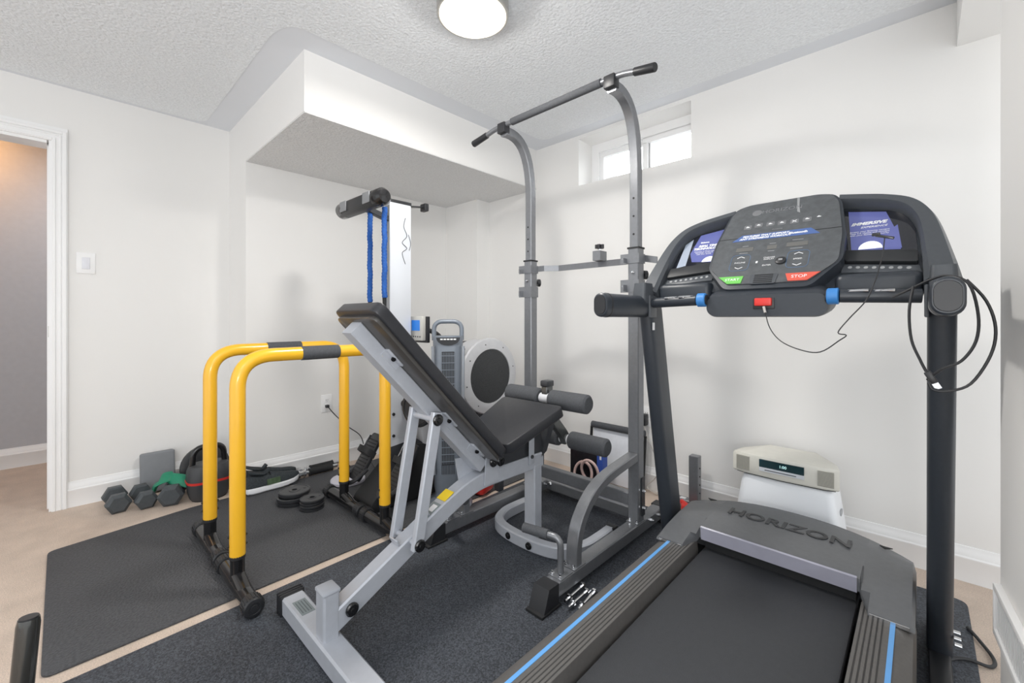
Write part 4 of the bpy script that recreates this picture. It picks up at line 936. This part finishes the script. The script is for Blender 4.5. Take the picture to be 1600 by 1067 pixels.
def sr(z, k, kb, r=.03):
    hw = .172+k; y0_, y1_ = 2.212-k*.6, 2.405+k*.2
    return [V(-.44+a, (y0_+y1_)/2+b, max(z, .0092)) for a, b in rrect(hw*2, y1_-y0_, r, 5)]
t.part('body', MB().rings([sr(z, k, 0) for z, k in ((.001, .045), (.02, .044), (.30, .006), (.318, .0), (.326, -.01), (zt, -.02))]), STOOL)
t.part('handle_hole', MB().prism(rrect(.05, .022, .01), (-.251, 2.31, .22), Y_, Z_, X_, .004), mat('stool_shadow', (170, 172, 176), .6))
for x in (-.58, -.30): t.part('top_rib', MB().box((x, 2.3, zt+.001), (.04, .14, .003), bev=.001), STOOL)
# grey perforated stub stand
t = Thing('steel_stand', 'short grey steel post on a floor beam beside the treadmill hood', 'stand', (-.90, 2.38, 0))
t.part('post', MB().sweep([(-.90, 2.40, .05), (-.90, 2.40, .298)], X_, .05, .05, .003), GUN)
q = MB()
for k in range(4): q.lathe([(.004, 0), (.004, .002), (.001, .002)], (-.8745, 2.40, .10+k*.045), (1, 0, 0), 8)
t.part('hole', q, BLKM)
t.part('post_top', MB().box((-.90, 2.40, .2985), (.047, .047, .003)), GUN)
t.part('floor_beam', MB().sweep([(-1.02, 2.40, .026), (-.78, 2.40, .026)], Z_, .05, .05, .003), GUN)
t.part('sticker', MB().box((-.965, 2.40, .0515), (.03, .025, .001)), WHT)
t = Thing('red_clamp', 'small red plastic clamp on the floor behind the left treadmill upright', 'clamp', (-.945, 2.29, 0))
t.part('jaw', MB().box((-.915, 2.315, .03), (.05, .05, .05), .4, bev=.008), RED)
t.part('grip', MB().tube([(-.95, 2.345, .05), (-.86, 2.28, .045)], .014, 10), RED)
# board, box, ring
t = Thing('foam_roll_board', 'white board with a dark foam roll on top, leaning on the back wall', 'board', (-1.42, 2.44, 0))
rx = Matrix.Rotation(math.radians(-6), 4, 'X')
t.part('board', MB().box((-1.40, 2.435, .165), (.36, .012, .325), rx, bev=.003), BOARD)
t.part('frame_bar', MB().box((-1.59, 2.425, .19), (.012, .014, .30), rx).box((-1.21, 2.425, .19), (.012, .014, .30), rx), BLKM)
t.part('foam_roll', MB().tube([(-1.585, 2.44, .352), (-1.215, 2.44, .352)], .021, 18), FOAM)
t = Thing('product_box', 'black printed box with a blue side, in front of the white board', 'box', (-1.49, 2.28, 0))
t.part('carton', MB().box((-1.505, 2.27, .127), (.235, .05, .252)), BOXK)
t.part('blue_side', MB().box((-1.3865, 2.27, .127), (.0025, .052, .254)).box((-1.405, 2.244, .127), (.04, .002, .254)), BOXB, label='blue side panel')
t.part('lettering', MB().box((-1.4, 2.2425, .215), (.012, .001, .03)).box((-1.4, 2.2425, .10), (.006, .001, .05)), WHT)
q = MB()
for a in range(3):
    for c in range(2): q.box((-1.46+.022*a, 2.2445, .04+.03*c), (.014, .001, .018))
t.part('picture_tile', q, mat('tile_print', (120, 124, 132), .4))
b = MB(); ring1 = [(-1.50+.062*math.cos(2*math.pi*k/24), 2.205+.015*math.sin(2*math.pi*k/24), .102+.07*math.sin(2*math.pi*k/24)) for k in range(24)]
ring2 = [(-1.445+.058*math.cos(2*math.pi*k/24), 2.195-.012*math.sin(2*math.pi*k/24), .135+.066*math.sin(2*math.pi*k/24)) for k in range(24)]
b.tube(ring1, .0085, 10, closed=True)
single('pink_ring', b, PINK, 'pale pink rubber ring leaning on the black and blue box, lower one', 'ring', 'pink rings')
b = MB().tube(ring2, .0085, 10, closed=True)
single('pink_ring', b, PINK, 'pale pink rubber ring leaning on the black and blue box, upper one', 'ring', 'pink rings')
# red bag behind the fan
t = Thing('gym_bag', 'red and black bag on the floor behind the tower fan', 'bag', (-1.93, 1.72, MZ))
t.part('bag', MB().box((-1.94, 1.74, .085), (.16, .14, .15), .3, bev=.03, seg=3), RED)
t.part('handle', MB().tube(smooth([(-1.99, 1.72, .155), (-1.96, 1.70, .20), (-1.90, 1.72, .20), (-1.87, 1.76, .155)]), .012, 8), BLKM)
t.part('print', MB().box((-1.905, 1.672, .09), (.03, .003, .08), .3+.6), BLKM)
# loose bolts by the tower foot
def lbolt(i, a, ang):
    d = V(math.cos(ang), math.sin(ang), 0); a = V(*a); L = .115
    t = Thing('loose_bolt', ['chrome bolt lying by the right tower foot, nearest the beam', 'chrome bolt lying by the right tower foot, middle one', 'chrome bolt lying by the right tower foot, nearest the treadmill'][i], 'bolt', a, 'loose chrome bolts')
    t.part('shank', MB().tube([a, a+d*L], .006, 10), CHR)
    t.part('hex_head', MB().lathe([(.001, -.001), (.013, 0), (.013, .010), (.006, .010)], a+d*L, d, 6), CHR)
    t.part('nut', MB().lathe([(.006, 0), (.013, .0005), (.013, .010), (.006, .0105)], a+d*.022, d, 6), CHR)
    t.part('washer', MB().lathe([(.006, 0), (.015, .0003), (.015, .0025), (.006, .0028)], a+d*(L-.004), d, 14), CHR)
lbolt(0, (-.938, 1.265, MZ+.015), math.radians(93)); lbolt(1, (-.910, 1.245, MZ+.015), math.radians(92)); lbolt(2, (-.880, 1.262, MZ+.015), math.radians(95))
# dark round tube standing at lower left, close to the camera
t = Thing('metal_tube', 'dark glossy metal tube standing upright at the lower left edge', 'tube', (-1.36, -.10, MZ))
TT = V(-1.40, -.047, .402); TB = V(-1.372, -.075, .0)
t.part('tube', MB().tube([TB, TB.lerp(TT, .97), TT], [.019, .019, .017], 26), BROWN)
t.part('end_plug', MB().tube([TT, TT+(TT-TB).normalized()*.003], .0155, 22), BLKP)
